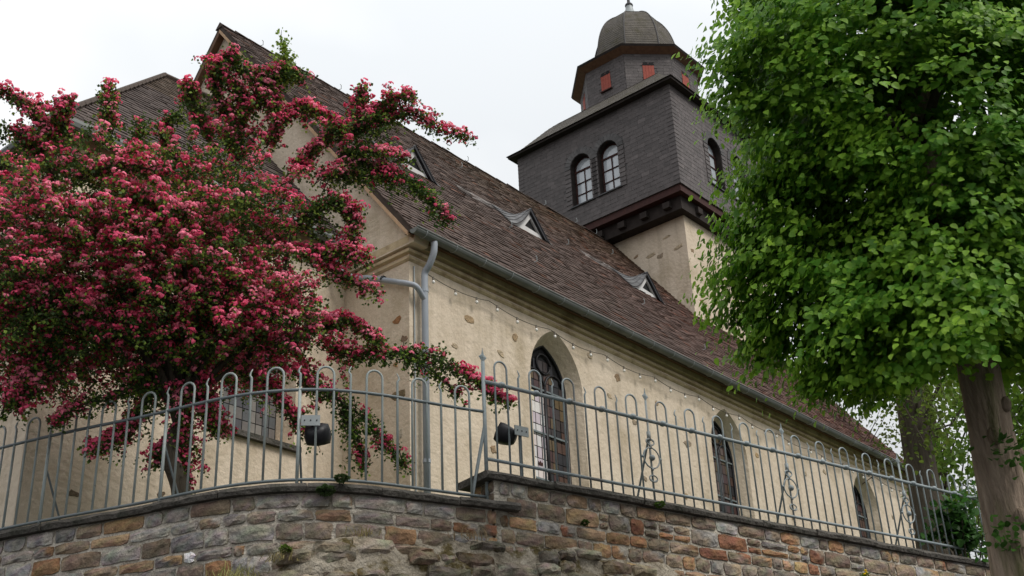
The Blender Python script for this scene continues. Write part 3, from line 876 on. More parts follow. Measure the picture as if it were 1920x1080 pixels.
MB().tube([(L + 0.04, 0.05, -0.1), (L - 0.03, WY - 0.08, -0.5), (L - 0.03, WY - 0.08, YARD)], 0.05, 10).build("downpipe", 'zinc', church, True)

# leaded lancet windows
wr = random.Random(77)
for wi, w in enumerate(WIN):
    cx, hw, zs, za, zb = w[0], w[1] - 0.14, w[2] - 0.02, w[3] - 0.19, w[4] + 0.25
    y = WY + RD
    ol = lancet(cx, hw + 0.01, zs, za + 0.01, zb)
    win = MB().add([(x, y + 0.03, z) for x, z in ol], [tuple(range(len(ol)))]).build("window", 'dark', church, label="pointed leaded church window")
    cw, chh = 0.118, 0.185
    xs = cx - hw + 0.02
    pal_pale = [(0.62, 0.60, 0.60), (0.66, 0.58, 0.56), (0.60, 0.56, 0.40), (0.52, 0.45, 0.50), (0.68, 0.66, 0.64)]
    pal_dark = [(0.085, 0.05, 0.04), (0.05, 0.04, 0.04), (0.12, 0.085, 0.045), (0.07, 0.035, 0.035), (0.03, 0.03, 0.035)]
    ncol = 8
    cw = (2 * hw - 0.03) / ncol
    for c in range(ncol):
        for r in range(17):
            x0 = cx - hw + 0.015 + c * cw; z0 = zb + 0.02 + r * chh
            if not all(in_lancet(a, b, cx, hw - 0.01, zs, za - 0.01, zb) for a in (x0 + 0.01, x0 + cw - 0.01) for b in (z0, z0 + chh)): continue
            if c in (3, 4) and abs(x0 + (cw if c == 3 else 0) - cx) < 0.02: pass
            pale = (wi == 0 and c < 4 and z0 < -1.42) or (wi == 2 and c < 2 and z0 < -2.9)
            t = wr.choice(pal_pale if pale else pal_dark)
            if wi == 1: t = tuple(q * 0.8 for q in wr.choice(pal_dark + [(0.16, 0.12, 0.11), (0.10, 0.10, 0.11)]))
            g_ = 0.007
            ty = wr.uniform(-0.004, 0.004)
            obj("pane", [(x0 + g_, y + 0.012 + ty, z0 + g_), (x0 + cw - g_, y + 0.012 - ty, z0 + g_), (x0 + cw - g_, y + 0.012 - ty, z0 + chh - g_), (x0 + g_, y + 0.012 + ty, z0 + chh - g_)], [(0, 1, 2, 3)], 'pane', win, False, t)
    fr = MB()
    fr.tube([(x, y + 0.005, z) for x, z in ol] + [(ol[0][0], y + 0.005, ol[0][1])], 0.03, 6)
    fr.box((cx - 0.025, y - 0.02, zb), (cx + 0.025, y + 0.03, zs + 0.05))
    for sgn in (-1, 1):     # two sub arches and a ring in the head
        fr.tube([(cx + sgn * hw / 2 + hw / 2 * math.cos(t), y, zs + hw * 0.75 * math.sin(t) * 0.8) for t in np.linspace(0, math.pi, 9)], 0.02, 5)
    fr.tube([(cx + 0.17 * math.cos(t), y, zs + 0.44 + 0.17 * math.sin(t)) for t in np.linspace(0, 2 * math.pi, 13)], 0.02, 5)
    fr.build("tracery", 'black', win, True)
    for z in (zs - 0.02, zs - 0.75, zs - 1.5):
        MB().box((cx - hw, y - 0.012, z - 0.014), (cx + hw, y + 0.012, z + 0.014)).build("saddle_bar", 'fencedark', win)
# small crown badge on one pane of the first window (red on white)
bx_, bz_ = 3.42 - 0.51 + 0.32, -2.62
vs = [(bx_ - 0.05, WY + RD + 0.004, bz_), (bx_ + 0.05, WY + RD + 0.004, bz_), (bx_ + 0.06, WY + RD + 0.004, bz_ + 0.07), (bx_ + 0.03, WY + RD + 0.004, bz_ + 0.04), (bx_, WY + RD + 0.004, bz_ + 0.08), (bx_ - 0.03, WY + RD + 0.004, bz_ + 0.04), (bx_ - 0.06, WY + RD + 0.004, bz_ + 0.07)]
obj("crown_badge", vs, [(0, 1, 3, 5), (1, 2, 3), (3, 4, 5), (5, 6, 0)], 'darkred', church)

# exposed stones in the plaster
er = random.Random(14)
def exposed(o, a, b, n, w, h, tint):
    k = 9; vs = []
    o, a, b, n = (np.asarray(q, float) for q in (o, a, b, n))
    rot = er.uniform(-0.35, 0.35); a, b = a * math.cos(rot) + b * math.sin(rot), b * math.cos(rot) - a * math.sin(rot)
    for r_, d in ((1.0, -0.008), (0.86, 0.006)):
        for i in range(k):
            t = 2 * math.pi * i / k
            jr = 1 + (er.uniform(-0.38, 0.25) if r_ == 1.0 else 0)
            if r_ == 1.0: exposed.j = getattr(exposed, 'j', []); exposed.j.append(jr)
            else: jr = exposed.j[i]
            c_, s_ = math.cos(t), math.sin(t)
            sq = 1 / max(abs(c_), abs(s_)) ** 0.85
            vs.append(o + a * (c_ * sq * w / 2 * jr * r_) + b * (s_ * sq * h / 2 * jr * r_) + n * (d + er.uniform(0, 0.006)))
    exposed.j = []
    fs = [(i, (i + 1) % k, k + (i + 1) % k, k + i) for i in range(k)] + [tuple(range(k, 2 * k))]
    obj("exposed_stone", vs, fs, 'exposed', church, False, tint)
exposed.j = []
EXC = [(0.36, 0.265, 0.16), (0.30, 0.215, 0.135), (0.40, 0.29, 0.16), (0.40, 0.33, 0.235), (0.30, 0.245, 0.18), (0.45, 0.37, 0.26)]
for (x, z, w, h) in [(1.41, -0.84, 0.2, 0.13), (1.07, -1.38, 0.13, 0.09), (2.08, -1.19, 0.16, 0.09), (2.43, -0.82, 0.15, 0.15), (4.33, -0.56, 0.16, 0.13), (5.07, -0.74, 0.13, 0.13), (5.47, -1.43, 0.14, 0.12),
                     (7.08, -1.43, 0.28, 0.14), (4.8, -1.14, 0.14, 0.1), (6.81, -2.44, 0.14, 0.11), (1.84, -2.76, 0.11, 0.15), (5.63, -2.38, 0.13, 0.1), (9.52, -1.09, 0.13, 0.1), (11.4, -1.03, 0.12, 0.12), (12.27, -0.81, 0.14, 0.1),
                     (0.62, -1.9, 0.13, 0.1), (10.6, -2.1, 0.16, 0.1), (6.2, -0.9, 0.1, 0.08), (15.3, -1.2, 0.12, 0.1), (11.9, -2.3, 0.14, 0.1)]:
    exposed((x, WY, z), (1, 0, 0), (0, 0, 1), (0, -1, 0), w, h, er.choice(EXC))
for (y, z, w, h, c) in [(0.52, -1.19, 0.17, 0.13, (0.33, 0.17, 0.08)), (0.50, -2.32, 0.32, 0.15, (0.22, 0.17, 0.10)), (0.38, -1.52, 0.13, 0.11, (0.24, 0.17, 0.12)), (0.55, -1.85, 0.1, 0.08, (0.36, 0.23, 0.11)), (0.48, -2.9, 0.1, 0.2, (0.5, 0.46, 0.38))]:
    exposed((WX, y, z), (0, -1, 0), (0, 0, 1), (-1, 0, 0), w, h, c)
exposed((GX, 1.12, 0.83), (0, -1, 0), (0, 0, 1), (-1, 0, 0), 0.15, 0.13, (0.62, 0.58, 0.5))
exposed((GX, 5.5, 4.75), (0, -1, 0), (0, 0, 1), (-1, 0, 0), 0.2, 0.16, (0.42, 0.32, 0.22))

# festoon light string along the long wall
fs_ = thing("light_string", "string of clear bulbs hung in shallow swags along the church wall", "light string")
sw = []
x = 0.35
ends = np.arange(0.35, 16.3, 1.42)
def swag(x):
    k = (x - 0.35) / 1.42; f_ = k - math.floor(k)
    return -0.47 + 0.01 * math.sin(x) - 0.42 * f_ * (1 - f_) * 0.75
xs_ = np.arange(0.35, 16.3, 0.1)
MB().tube([(x, WY - 0.10, swag(x)) for x in xs_], 0.007, 5).build("cable", 'cable', fs_)
for x in np.arange(0.55, 16.2, 0.46):
    z = swag(x)
    MB().tube([(x, WY - 0.10, z + 0.012), (x, WY - 0.10, z - 0.045)], 0.016, 6).build("lamp_socket", 'cable', fs_)
    b = MB(); sphere(b, (x, WY - 0.10, z - 0.068), 0.026, 8, 6, (1, 1, 1.15)); b.build("bulb", 'bulb', fs_, True)

# dormers ---------------------------------------------------------------------
def dormer(cx, y0, label):
    z0 = K * y0 - 0.02
    hw, hh = 0.48, 0.50
    d = MB()
    apex = np.array([cx + 0.02, y0, z0 + hh + 0.02])
    bl, br = np.array([cx - hw, y0, z0]), np.array([cx + hw, y0, z0])
    # white front frame as a triangle ring
    inn = [np.array([cx - 0.14, y0 - 0.0, z0 + 0.14]), np.array([cx + 0.30, y0, z0 + 0.11]), np.array([cx + 0.05, y0, z0 + 0.38])]
    out = [bl, br, apex]
    dy = np.array([0, 0.05, 0]); 
    vs = out + inn + [q + dy for q in out] + [q + dy for q in inn]
    fsd = []
    for i in range(3):
        j = (i + 1) % 3
        fsd += [(i, j, 3 + j, 3 + i), (3 + i, 3 + j, 9 + j, 9 + i), (i, 6 + i, 6 + j, j)]
    dm = obj("dormer", vs, fsd, 'white', church, label=label)
    obj("dormer_pane", [q + dy * 0.8 for q in inn], [(0, 1, 2)], 'dark', dm)
    # swept slate roof: height above the main slope falls off sideways in a concave sweep
    hgt = hh + 0.03
    for sg in (-1, 1):
        nu, nv = 14, 7
        vs = []; tn = []
        width = 0.64 if sg < 0 else 0.62
        for v in range(nv):
            fv = v / (nv - 1)
            yv = y0 - 0.07 + fv * 0.52
            for u in range(nu):
                fu = u / (nu - 1)
                x = cx + 0.02 + sg * width * fu
                prof_ = max(0.0, (1 - fu / (0.50 / width * (1.0))) if sg > 0 else (1 - fu) ** 1.9)
                zroof = K * yv
                ridge = z0 + hgt
                hz = max(0, ridge - zroof) * prof_
                vs.append((x, yv, zroof + 0.035 + hz)); 
        me_ = MB().add(vs, [(v * nu + u, v * nu + u + 1, (v + 1) * nu + u + 1, (v + 1) * nu + u) for v in range(nv - 1) for u in range(nu - 1)])
        me_.build("dormer_roof", 'slateplain', dm)
        if sg < 0:
            sl = MB()
            for v in range(5):
                yv = y0 - 0.05 + v * 0.095
                for u in range(13):
                    fu = (u + (0.5 if v % 2 else 0)) / 13
                    def P_(f, yy):
                        hz = max(0, z0 + hgt - K * yy) * (1 - f) ** 1.9
                        return np.array([cx + 0.02 - width * f, yy, K * yy + 0.04 + hz])
                    a0, a1 = P_(min(1, fu + 0.070), yv), P_(fu, yv); b0, b1 = P_(min(1, fu + 0.070), yv + 0.105), P_(fu, yv + 0.105)
                    nrm = np.cross(a1 - a0, b0 - a0); nrm /= np.linalg.norm(nrm) + 1e-9
                    c_ = rt.uniform(0.07, 0.14)
                    sl.add([a0 + nrm * 0.016, a1 + nrm * 0.016, b1 + nrm * 0.004, b0 + nrm * 0.004, a0, a1], [(0, 1, 2, 3), (4, 5, 1, 0)], (c_, c_, c_ * 1.03))
            sl.build("dormer_slates", 'slate', dm, kind="stuff")
    # dark right hand barge
    e = br + np.array([0.09, 0, -0.02]); t_ = apex + np.array([0.0, 0, 0.06])
    vs = [e + np.array([0, -0.06, 0]), e + np.array([-0.16, -0.06, 0.03]), t_ + np.array([-0.05, -0.06, -0.05]), t_ + np.array([0, -0.06, 0.0])]
    vs += [q + np.array([0, 0.35, 0]) for q in vs]
    obj("dormer_barge", vs, [(0, 1, 2, 3), (7, 6, 5, 4), (0, 4, 5, 1), (1, 5, 6, 2), (2, 6, 7, 3), (3, 7, 4, 0)], 'black', dm)
dormer(5.66, 2.45, "small triangular white dormer nearest the tower's left edge")
dormer(9.67, 2.50, "small triangular white dormer below the tower wall")
dormer(2.40, 2.40, "small triangular dormer half hidden by hawthorn blossom")

# choir -------------------------------------------------------------------------
CY0, CY1, CXE, CE = 1.62, 8.38, -4.5, 0.22
mb = MB()
cw_ = (-1.30, 0.60, -1.6, -0.75, -2.98)
poly_holes(mb, lambda a, b: (a, CY0, b), [(CXE, BASE), (WX, BASE), (WX, CE), (CXE, CE)], [lancet(*cw_)])
ol = lancet(*cw_); il = lancet(cw_[0], cw_[1] - 0.08, cw_[2], cw_[3] - 0.1, cw_[4] + 0.12); n = len(ol)
mb.add([(x, CY0, z) for x, z in ol] + [(x, CY0 + 0.3, z) for x, z in il], [(i, (i + 1) % n, n + (i + 1) % n, n + i) for i in range(n)])
mb.add([(CXE, CY0, BASE), (CXE, CY1, BASE), (CXE, CY1, CE), (CXE, CY0, CE)], [(0, 3, 2, 1)])
mb.add([(CXE, CY1, BASE), (WX, CY1, BASE), (WX, CY1, CE), (CXE, CY1, CE)], [(0, 1, 2, 3)])
mb.build("choir_wall", 'plaster', church)
cwin = MB().add([(x, CY0 + 0.3, z) for x, z in il], [tuple(range(n))]).build("choir_window", 'dark', church)
for c in range(9):
    for r in range(12):
        x0 = cw_[0] - 0.5 + c * 0.112; z0 = cw_[4] + 0.14 + r * 0.17
        if all(in_lancet(a, b, cw_[0], 0.5, cw_[2], cw_[3] - 0.1, cw_[4]) for a in (x0, x0 + 0.1) for b in (z0, z0 + 0.16)):
            t = wr.choice([(0.10, 0.105, 0.11), (0.14, 0.13, 0.125), (0.2, 0.19, 0.175), (0.08, 0.08, 0.09)])
            obj("pane", [(x0, CY0 + 0.29, z0), (x0 + 0.1, CY0 + 0.29, z0), (x0 + 0.1, CY0 + 0.29, z0 + 0.158), (x0, CY0 + 0.29, z0 + 0.158)], [(0, 1, 2, 3)], 'pane', cwin, False, t)
MB().box((cw_[0] - 0.68, CY0 - 0.07, cw_[4] - 0.07), (cw_[0] + 0.68, CY0 + 0.1, cw_[4] + 0.005)).build("window_sill", 'coping', cwin)
# cornice of the choir
vs = []; fs = []
for (po, pz) in prof:
    vs += [(WX - 0.09, CY0 - po, pz + CE), (CXE - po, CY0 - po, pz + CE), (CXE - po, CY1, pz + CE)]
for i in range(len(prof) - 1):
    for k in range(2):
        fs.append((i * 3 + k, i * 3 + 3 + k, i * 3 + 4 + k, i * 3 + k + 1))
obj("choir_cornice", vs, fs, 'trim', church)
# hipped roof
ex, ey = CXE - 0.28, CY0 - 0.26
kz = CE + 0.03
pk = (-1.09, 5.0, 4.6)
mb = MB().add([(ex, ey, kz), (GX, ey, kz), (GX, 5, pk[2]), pk, (ex, 10 - ey, kz), (GX, 10 - ey, kz)],
              [(0, 1, 2, 3), (0, 3, 4), (4, 3, 2, 5), (0, 4, 5, 1)])
croof = mb.build("choir_roof", 'roofbase', church)
def plane_slates(o, a, b, n, wfun, rows, rh, sw, th, rnd, tintf, mb, jit=1.0, skip=None, slant=0.0):
    """rows of slates on a plane; wfun(row height)-> (u0,u1)"""
    for r in range(rows):
        v0 = r * rh
        u0, u1 = wfun(v0 + rh * 0.5)
        u = u0 - (sw * 0.5 if r % 2 else 0) + rnd.uniform(-0.02, 0.02)
        while u < u1:
            w = sw * rnd.uniform(0.85, 1.15)
            a0, a1 = max(u, u0), min(u + w, u1)
            if a1 - a0 > 0.03 and not (skip and skip((a0 + a1) / 2, v0 + rh / 2)):
                g_ = slate_geo(o + a * (a0 + 0.002) + b * (v0 + slant * (a0 - u0)), a + b * slant, b, n, a1 - a0 - 0.004, rh, th, jit, rnd)
                mb.add(g_[0], g_[1], tintf(a0, v0))
            u += w
mb = MB()
b_ = np.array([0, 5 - ey, pk[2] - kz]); bl_ = np.linalg.norm(b_); b_ /= bl_
n_ = np.array([0, -b_[2], b_[1]])
W_ = GX - ex; hipx = pk[0] - ex
tf = lambda u, v: tuple(np.array([0.085, 0.068, 0.062]) * rt.uniform(0.72, 1.2) * (1.0 + 0.3 * (rt.random() < 0.1)) * (np.array([1.0, 0.95, 0.8]) if v > bl_ * 0.72 else 1))
plane_slates(np.array([ex, ey, kz]), adir, b_, n_, lambda v: (hipx * v / bl_, W_), int(bl_ / 0.135), 0.135, 0.2, 0.016, rt, tf, mb, 0.7)
b2 = np.array([pk[0] - ex, 0, pk[2] - kz]); bl2 = np.linalg.norm(b2); b2 /= bl2
n2 = np.array([-b2[2], 0, b2[0]])
hy = 5 - ey
plane_slates(np.array([ex, 10 - ey, kz]), np.array([0, -1.0, 0]), b2, n2, lambda v: (hy * v / bl2, 2 * hy - hy * v / bl2), int(bl2 / 0.135), 0.135, 0.2, 0.016, rt, tf, mb, 0.7)
mb.build("roof_tiles", 'tile', croof, kind="stuff")
hip = [np.array([ex, ey, kz + 0.03]) * (1 - t) + np.array([pk[0], pk[1], pk[2] + 0.04]) * t for t in np.linspace(0, 1, 24)]
for i in range(23):
    MB().tube([hip[i], hip[i + 1] + np.array([0, 0, 0.012])], [0.05, 0.042], 6, (0.085, 0.068, 0.058)).build("hip_tile", 'tile', croof)
for i in range(4):
    x0 = pk[0] + (GX - pk[0]) * i / 4; x1 = pk[0] + (GX - pk[0]) * (i + 1) / 4
    MB().tube([(x0, 5, pk[2] + 0.03), (x1, 5, pk[2] + 0.045)], 0.05, 6, (0.09, 0.07, 0.06)).build("ridge_tile", 'tile', croof)
MB().tube([(WX - 0.12, ey - 0.03, kz - 0.03), (ex - 0.03, ey - 0.03, kz - 0.03), (ex - 0.03, 9, kz - 0.03)], 0.075, 8).build("choir_gutter", 'gutter', church)
for (x, z, w, h) in [(-3.84, -4.26, 0.17, 0.09), (-2.71, -4.04, 0.15, 0.08), (-3.2, -2.2, 0.15, 0.1)]:
    exposed((x, CY0, z), (1, 0, 0), (0, 0, 1), (0, -1, 0), w, h, (0.16, 0.12, 0.08))

# tower ---------------------------------------------------------------------------
TX, TYS = 12.135, 2.816
TCX, TCY = 14.10, 4.978
TX1, TYN = 2 * TCX - TX, 2 * TCY - TYS
MB().box((TX, TYS, 1.5), (TX1, TYN, 6.9)).build("tower_wall", 'plaster', church)
for (y, z, w, h) in [(3.60, 5.46, 0.22, 0.13), (3.06, 5.51, 0.26, 0.10), (3.86, 5.58, 0.28, 0.10), (3.36, 5.9, 0.22, 0.08), (4.3, 5.7, 0.18, 0.08)]:
    exposed((TX, y, z), (0, -1, 0), (0, 0, 1), (-1, 0, 0), w, h, er.choice(EXC))
for (x, z, w, h) in [(12.3, 4.46, 0.14, 0.1), (12.5, 4.09, 0.16, 0.1), (13.5, 3.77, 0.2, 0.1), (12.35, 5.4, 0.13, 0.1), (12.85, 3.7, 0.2, 0.07), (13.2, 4.9, 0.2, 0.1), (14.1, 4.2, 0.2, 0.1)]:
    exposed((x, TYS, z), (1, 0, 0), (0, 0, 1), (0, -1, 0), w, h, er.choice(EXC))
# belfry
BX0, BY0, BZ0, BZ1 = 11.6, 2.476, 6.85, 9.72
BX1, BY1 = 2 * TCX - BX0, 2 * TCY - BY0
BWIN = [(5.39, 0.32), (4.51, 0.32)]
bw = (8.62, 8.95, 7.47)
def round_arch(c, hw, zs, zb, n=10):
    return [(c - hw, zb), (c + hw, zb)] + [(c + hw * math.cos(t), zs + hw * math.sin(t)) for t in np.linspace(0, math.pi, n)]
SWIN = [(13.45, 0.32), (14.6, 0.32)]
mb = MB()
# near face looks to -x, south face to -y
poly_holes(mb, lambda a, b: (BX0, a, b), [(BY0, BZ0), (BY1, BZ0), (BY1, BZ1), (BY0, BZ1)], [round_arch(c, hw, 8.63, 7.47) for c, hw in BWIN])
poly_holes(mb, lambda a, b: (a, BY0, b), [(BX0, BZ0), (BX1, BZ0), (BX1, BZ1), (BX0, BZ1)], [round_arch(c, hw, 8.63, 7.47) for c, hw in SWIN])
mb.add([(BX1, BY0, BZ0), (BX1, BY1, BZ0), (BX1, BY1, BZ1), (BX1, BY0, BZ1)], [(0, 1, 2, 3)])
mb.add([(BX0, BY1, BZ0), (BX1, BY1, BZ0), (BX1, BY1, BZ1), (BX0, BY1, BZ1)], [(0, 3, 2, 1)])
mb.add([(BX0, BY0, BZ0), (BX1, BY0, BZ0), (BX1, BY1, BZ0), (BX0, BY1, BZ0)], [(0, 1, 2, 3)])
belfry = mb.build("belfry_wall", 'slateplain', church)
ts = random.Random(41)
def slate_t(u, v):
    k = ts.uniform(0.85, 1.17)
    return tuple(np.array([0.078, 0.067, 0.066]) * k * (1.25 if ts.random() < 0.06 else 1))
def arch_skip(cs, zs, zb, m_):
    def f(u, v):
        for c, hw in cs:
            if abs(u - c) < hw + m_ and zb - 0.04 < v < zs: return True
            if v >= zs and (u - c) ** 2 + (v - zs) ** 2 < (hw + m_) ** 2: return True
        return False
    return f
mb = MB()
up = np.array([0, 0, 1.0])
sk1 = arch_skip([(c - BY0, hw) for c, hw in BWIN], 8.63 - BZ0, 7.47 - BZ0, 0.17)
# on the near face u runs from +y to -y : o at BY1
W = BY1 - BY0
plane_slates(np.array([BX0, BY1, BZ0]), np.array([0, -1.0, 0]), up, np.array([-1.0, 0, 0]), lambda v: (0, W), 24, 2.87 / 24, 0.21, 0.008, ts, slate_t, mb, 0.4, skip=lambda u, v: sk1(W - u, v), slant=0.0)
sk2 = arch_skip([(c - BX0, hw) for c, hw in SWIN], 8.63 - BZ0, 7.47 - BZ0, 0.17)
slate_sunlit = lambda u, v: tuple(1.25 * q for q in slate_t(u, v))  # south face slates tinted lighter: the sunlight is put into their colour
plane_slates(np.array([BX0, BY0, BZ0]), adir, up, np.array([0, -1.0, 0]), lambda v: (0, BX1 - BX0), 24, 2.87 / 24, 0.15, 0.009, ts, slate_sunlit, mb, 0.4, skip=sk2)
# surrounds: radial slates over the arches, upright strips beside
def surround(c, hw, to3, nrm):
    for k in range(13):
        t0, t1 = math.pi * k / 13, math.pi * (k + 1) / 13 - 0.02
        q = [to3(c + r * math.cos(t), 8.63 + r * math.sin(t)) for r, t in ((hw + 0.005, t0), (hw + 0.005, t1), (hw + 0.19, t1), (hw + 0.19, t0))]
        kk = ts.uniform(0.75, 1.3)
        mb.add([q[0] + nrm * 0.03, q[1] + nrm * 0.024, q[2] + nrm * 0.020, q[3] + nrm * 0.024] + q, [(0, 1, 2, 3), (3, 2, 1, 0), (4, 5, 1, 0), (7, 6, 2, 3), (4, 0, 3, 7), (5, 1, 2, 6)], tuple(np.array([0.072, 0.068, 0.068]) * kk))
    for sg in (-1, 1):
        for k in range(9):
            z0 = 7.45 + k * 0.131; z1 = z0 + 0.125
            q = [to3(c + sg * r, z) for r, z in ((hw + 0.005, z0), (hw + 0.19, z0), (hw + 0.19, z1), (hw + 0.005, z1))]
            mb.add([q[0] + nrm * 0.028, q[1] + nrm * 0.028, q[2] + nrm * 0.016, q[3] + nrm * 0.016] + q, [(0, 1, 2, 3), (3, 2, 1, 0), (4, 5, 1, 0), (5, 6, 2, 1), (7, 4, 0, 3)], slate_t(0, 0))
for c, hw in BWIN: surround(c, hw, lambda a, b: np.array([BX0, a, b]), np.array([-1.0, 0, 0]))
for c, hw in SWIN: surround(c, hw, lambda a, b: np.array([a, BY0, b]), np.array([0, -1.0, 0]))
# corner strips
for k in range(24):
    z0 = BZ0 + k * 2.87 / 24
    for (o_, a_, nn2) in ((np.array([BX0, BY0 + 0.17, z0]), np.array([0, -1.0, 0]), np.array([-1.0, 0, 0])), (np.array([BX0, BY0, z0]), adir, np.array([0, -1.0, 0])), (np.array([BX0, BY1, z0]), np.array([0, -1.0, 0]), np.array([-1.0, 0, 0]))):
        g_ = slate_geo(o_, a_, up, nn2, 0.18, 0.1, 0.013, 0.3, ts)
        mb.add(g_[0], g_[1], slate_t(0, 0))
mb.build("slates", 'slate', belfry, kind="stuff")
# windows of the belfry
def belfry_window(c, hw, to3, nrm, label):
    dep = 0.20
    arch = round_arch(c, hw, 8.63, 7.47)
    n = len(arch)
    rv = MB().add([to3(a, b) for a, b in arch] + [to3(a, b) - nrm * dep for a, b in arch], [(i, (i + 1) % n, n + (i + 1) % n, n + i) for i in range(n)])
    wobj = rv.build("belfry_window", 'blackwood', church, label=label)
    ga = round_arch(c, hw - 0.005, 8.63, 7.47)
    fb = MB()
    T = lambda a, b, d=0.0: to3(a, b) - nrm * (dep - 0.03 - d)
    inner = round_arch(c, hw - 0.055, 8.63, 7.53)
    fb.add([T(a, b) for a, b in ga] + [T(a, b) for a, b in inner], [(i, (i + 1) % n, n + (i + 1) % n, n + i) for i in range(n)])
    def bar(a0, a1, b0, b1): 
        q = [T(a0, b0), T(a1, b0), T(a1, b1), T(a0, b1)]
        fb.add([x + nrm * 0.012 for x in q] + [x - nrm * 0.02 for x in q], [(0, 1, 2, 3), (0, 4, 5, 1), (1, 5, 6, 2), (2, 6, 7, 3), (3, 7, 4, 0)])
    bar(c - 0.014, c + 0.014, 7.5, 8.57); bar(c - hw, c + hw, 8.55, 8.60)
    for z in (7.87, 8.21): bar(c - hw, c + hw, z - 0.012, z + 0.012)
    fb.build("window_frame", 'darkred', wobj)
    cells = [(c - hw + 0.05, c - 0.01), (c + 0.01, c + hw - 0.05)]
    for (a0, a1) in cells:
        for (b0, b1) in ((7.53, 7.86), (7.88, 8.20), (8.22, 8.55)):
            ti = ts.uniform(-0.006, 0.006)
            obj("pane", [T(a0, b0, -0.01 + ti), T(a1, b0, -0.01 - ti), T(a1, b1, -0.012 - ti), T(a0, b1, -0.012 + ti)], [(0, 1, 2, 3)], 'skyglass', wobj)
    sa = [(c - hw + 0.05, 8.60), (c + hw - 0.05, 8.60)] + [(c + (hw - 0.05) * math.cos(t), 8.63 + (hw - 0.05) * math.sin(t)) for t in np.linspace(0.1, math.pi - 0.1, 9)]
    obj("pane", [T(a, b, -0.01) for a, b in sa], [tuple(range(len(sa)))], 'skyglass', wobj)
    q0, q1 = to3(c - hw - 0.06, 7.44), to3(c + hw + 0.06, 7.44)
    MB().obox(q0 + nrm * 0.05, q1 - q0, -nrm * 0.2, up * 0.035).build("window_sill", 'leadframe', wobj)
for i, (c, hw) in enumerate(BWIN): belfry_window(c, hw, lambda a, b: np.array([BX0, a, b]), np.array([-1.0, 0, 0]), "round arched belfry window with red brown frame")
for i, (c, hw) in enumerate(SWIN): belfry_window(c, hw, lambda a, b: np.array([a, BY0, b]), np.array([0, -1.0, 0]), "dark belfry window on the side by the linden")
# timber framing under the overhang
MB().box((BX0 + 0.03, BY0 + 0.03, 6.66), (BX1 - 0.03, BY1 - 0.03, 6.845)).build("sill_beam", 'darkred', church)
MB().box((BX0 + 0.22, BY0 + 0.17, 6.30), (BX1 - 0.22, BY1 - 0.17, 6.655)).build("lower_beam", 'blackwood', church)
for k in range(7):
    y = TYS + 0.1 + k * 0.68
    MB().box((BX0 + 0.10, y, 6.40), (TX + 0.3, y + 0.2, 6.56)).build("beam_end", 'blackwood', church)
for k in range(6):
    x = TX + 0.3 + k * 0.65
    MB().box((x, BY0 + 0.08, 6.40), (x + 0.2, TYS + 0.3, 6.56)).build("beam_end", 'blackwood', church)
# eave of belfry and swept skirt roof
hs_ = BX1 - TCX
MB().box((BX0 - 0.19, BY0 - 0.19, 9.735), (BX1 + 0.19, BY1 + 0.19, 9.815)).build("belfry_eave", 'blackwood', church)
sk = [(2.72, 9.80), (2.61, 9.88), (2.45, 10.02), (2.27, 10.23), (2.06, 10.48), (1.86, 10.72), (1.64, 10.93), (1.42, 11.08), (1.2, 11.17)]
skp = catmull([np.array(q) for q in sk], 5)
# lapped courses
vs = []; fs = []
def sq_ring(h, z): return [(TCX - h, TCY - h, z), (TCX + h, TCY - h, z), (TCX + h, TCY + h, z), (TCX - h, TCY + h, z)]
rows = []
acc = 0; last = skp[0]; course = [skp[0]]
for q in skp[1:]:
    acc += np.linalg.norm(q - last); last = q
    if acc > 0.085: course.append(q); acc = 0
course.append(skp[-1])
for a, b in zip(course[:-1], course[1:]):
    i0 = len(vs)
    vs += sq_ring(a[0] + 0.009, a[1]) + sq_ring(b[0], b[1]) + sq_ring(b[0] + 0.009, b[1])
    for k in range(4):
        fs += [(i0 + k, i0 + (k + 1) % 4, i0 + 4 + (k + 1) % 4, i0 + 4 + k), (i0 + 4 + k, i0 + 4 + (k + 1) % 4, i0 + 8 + (k + 1) % 4, i0 + 8 + k)]
obj("belfry_roof", vs, fs, 'domeslate', church)
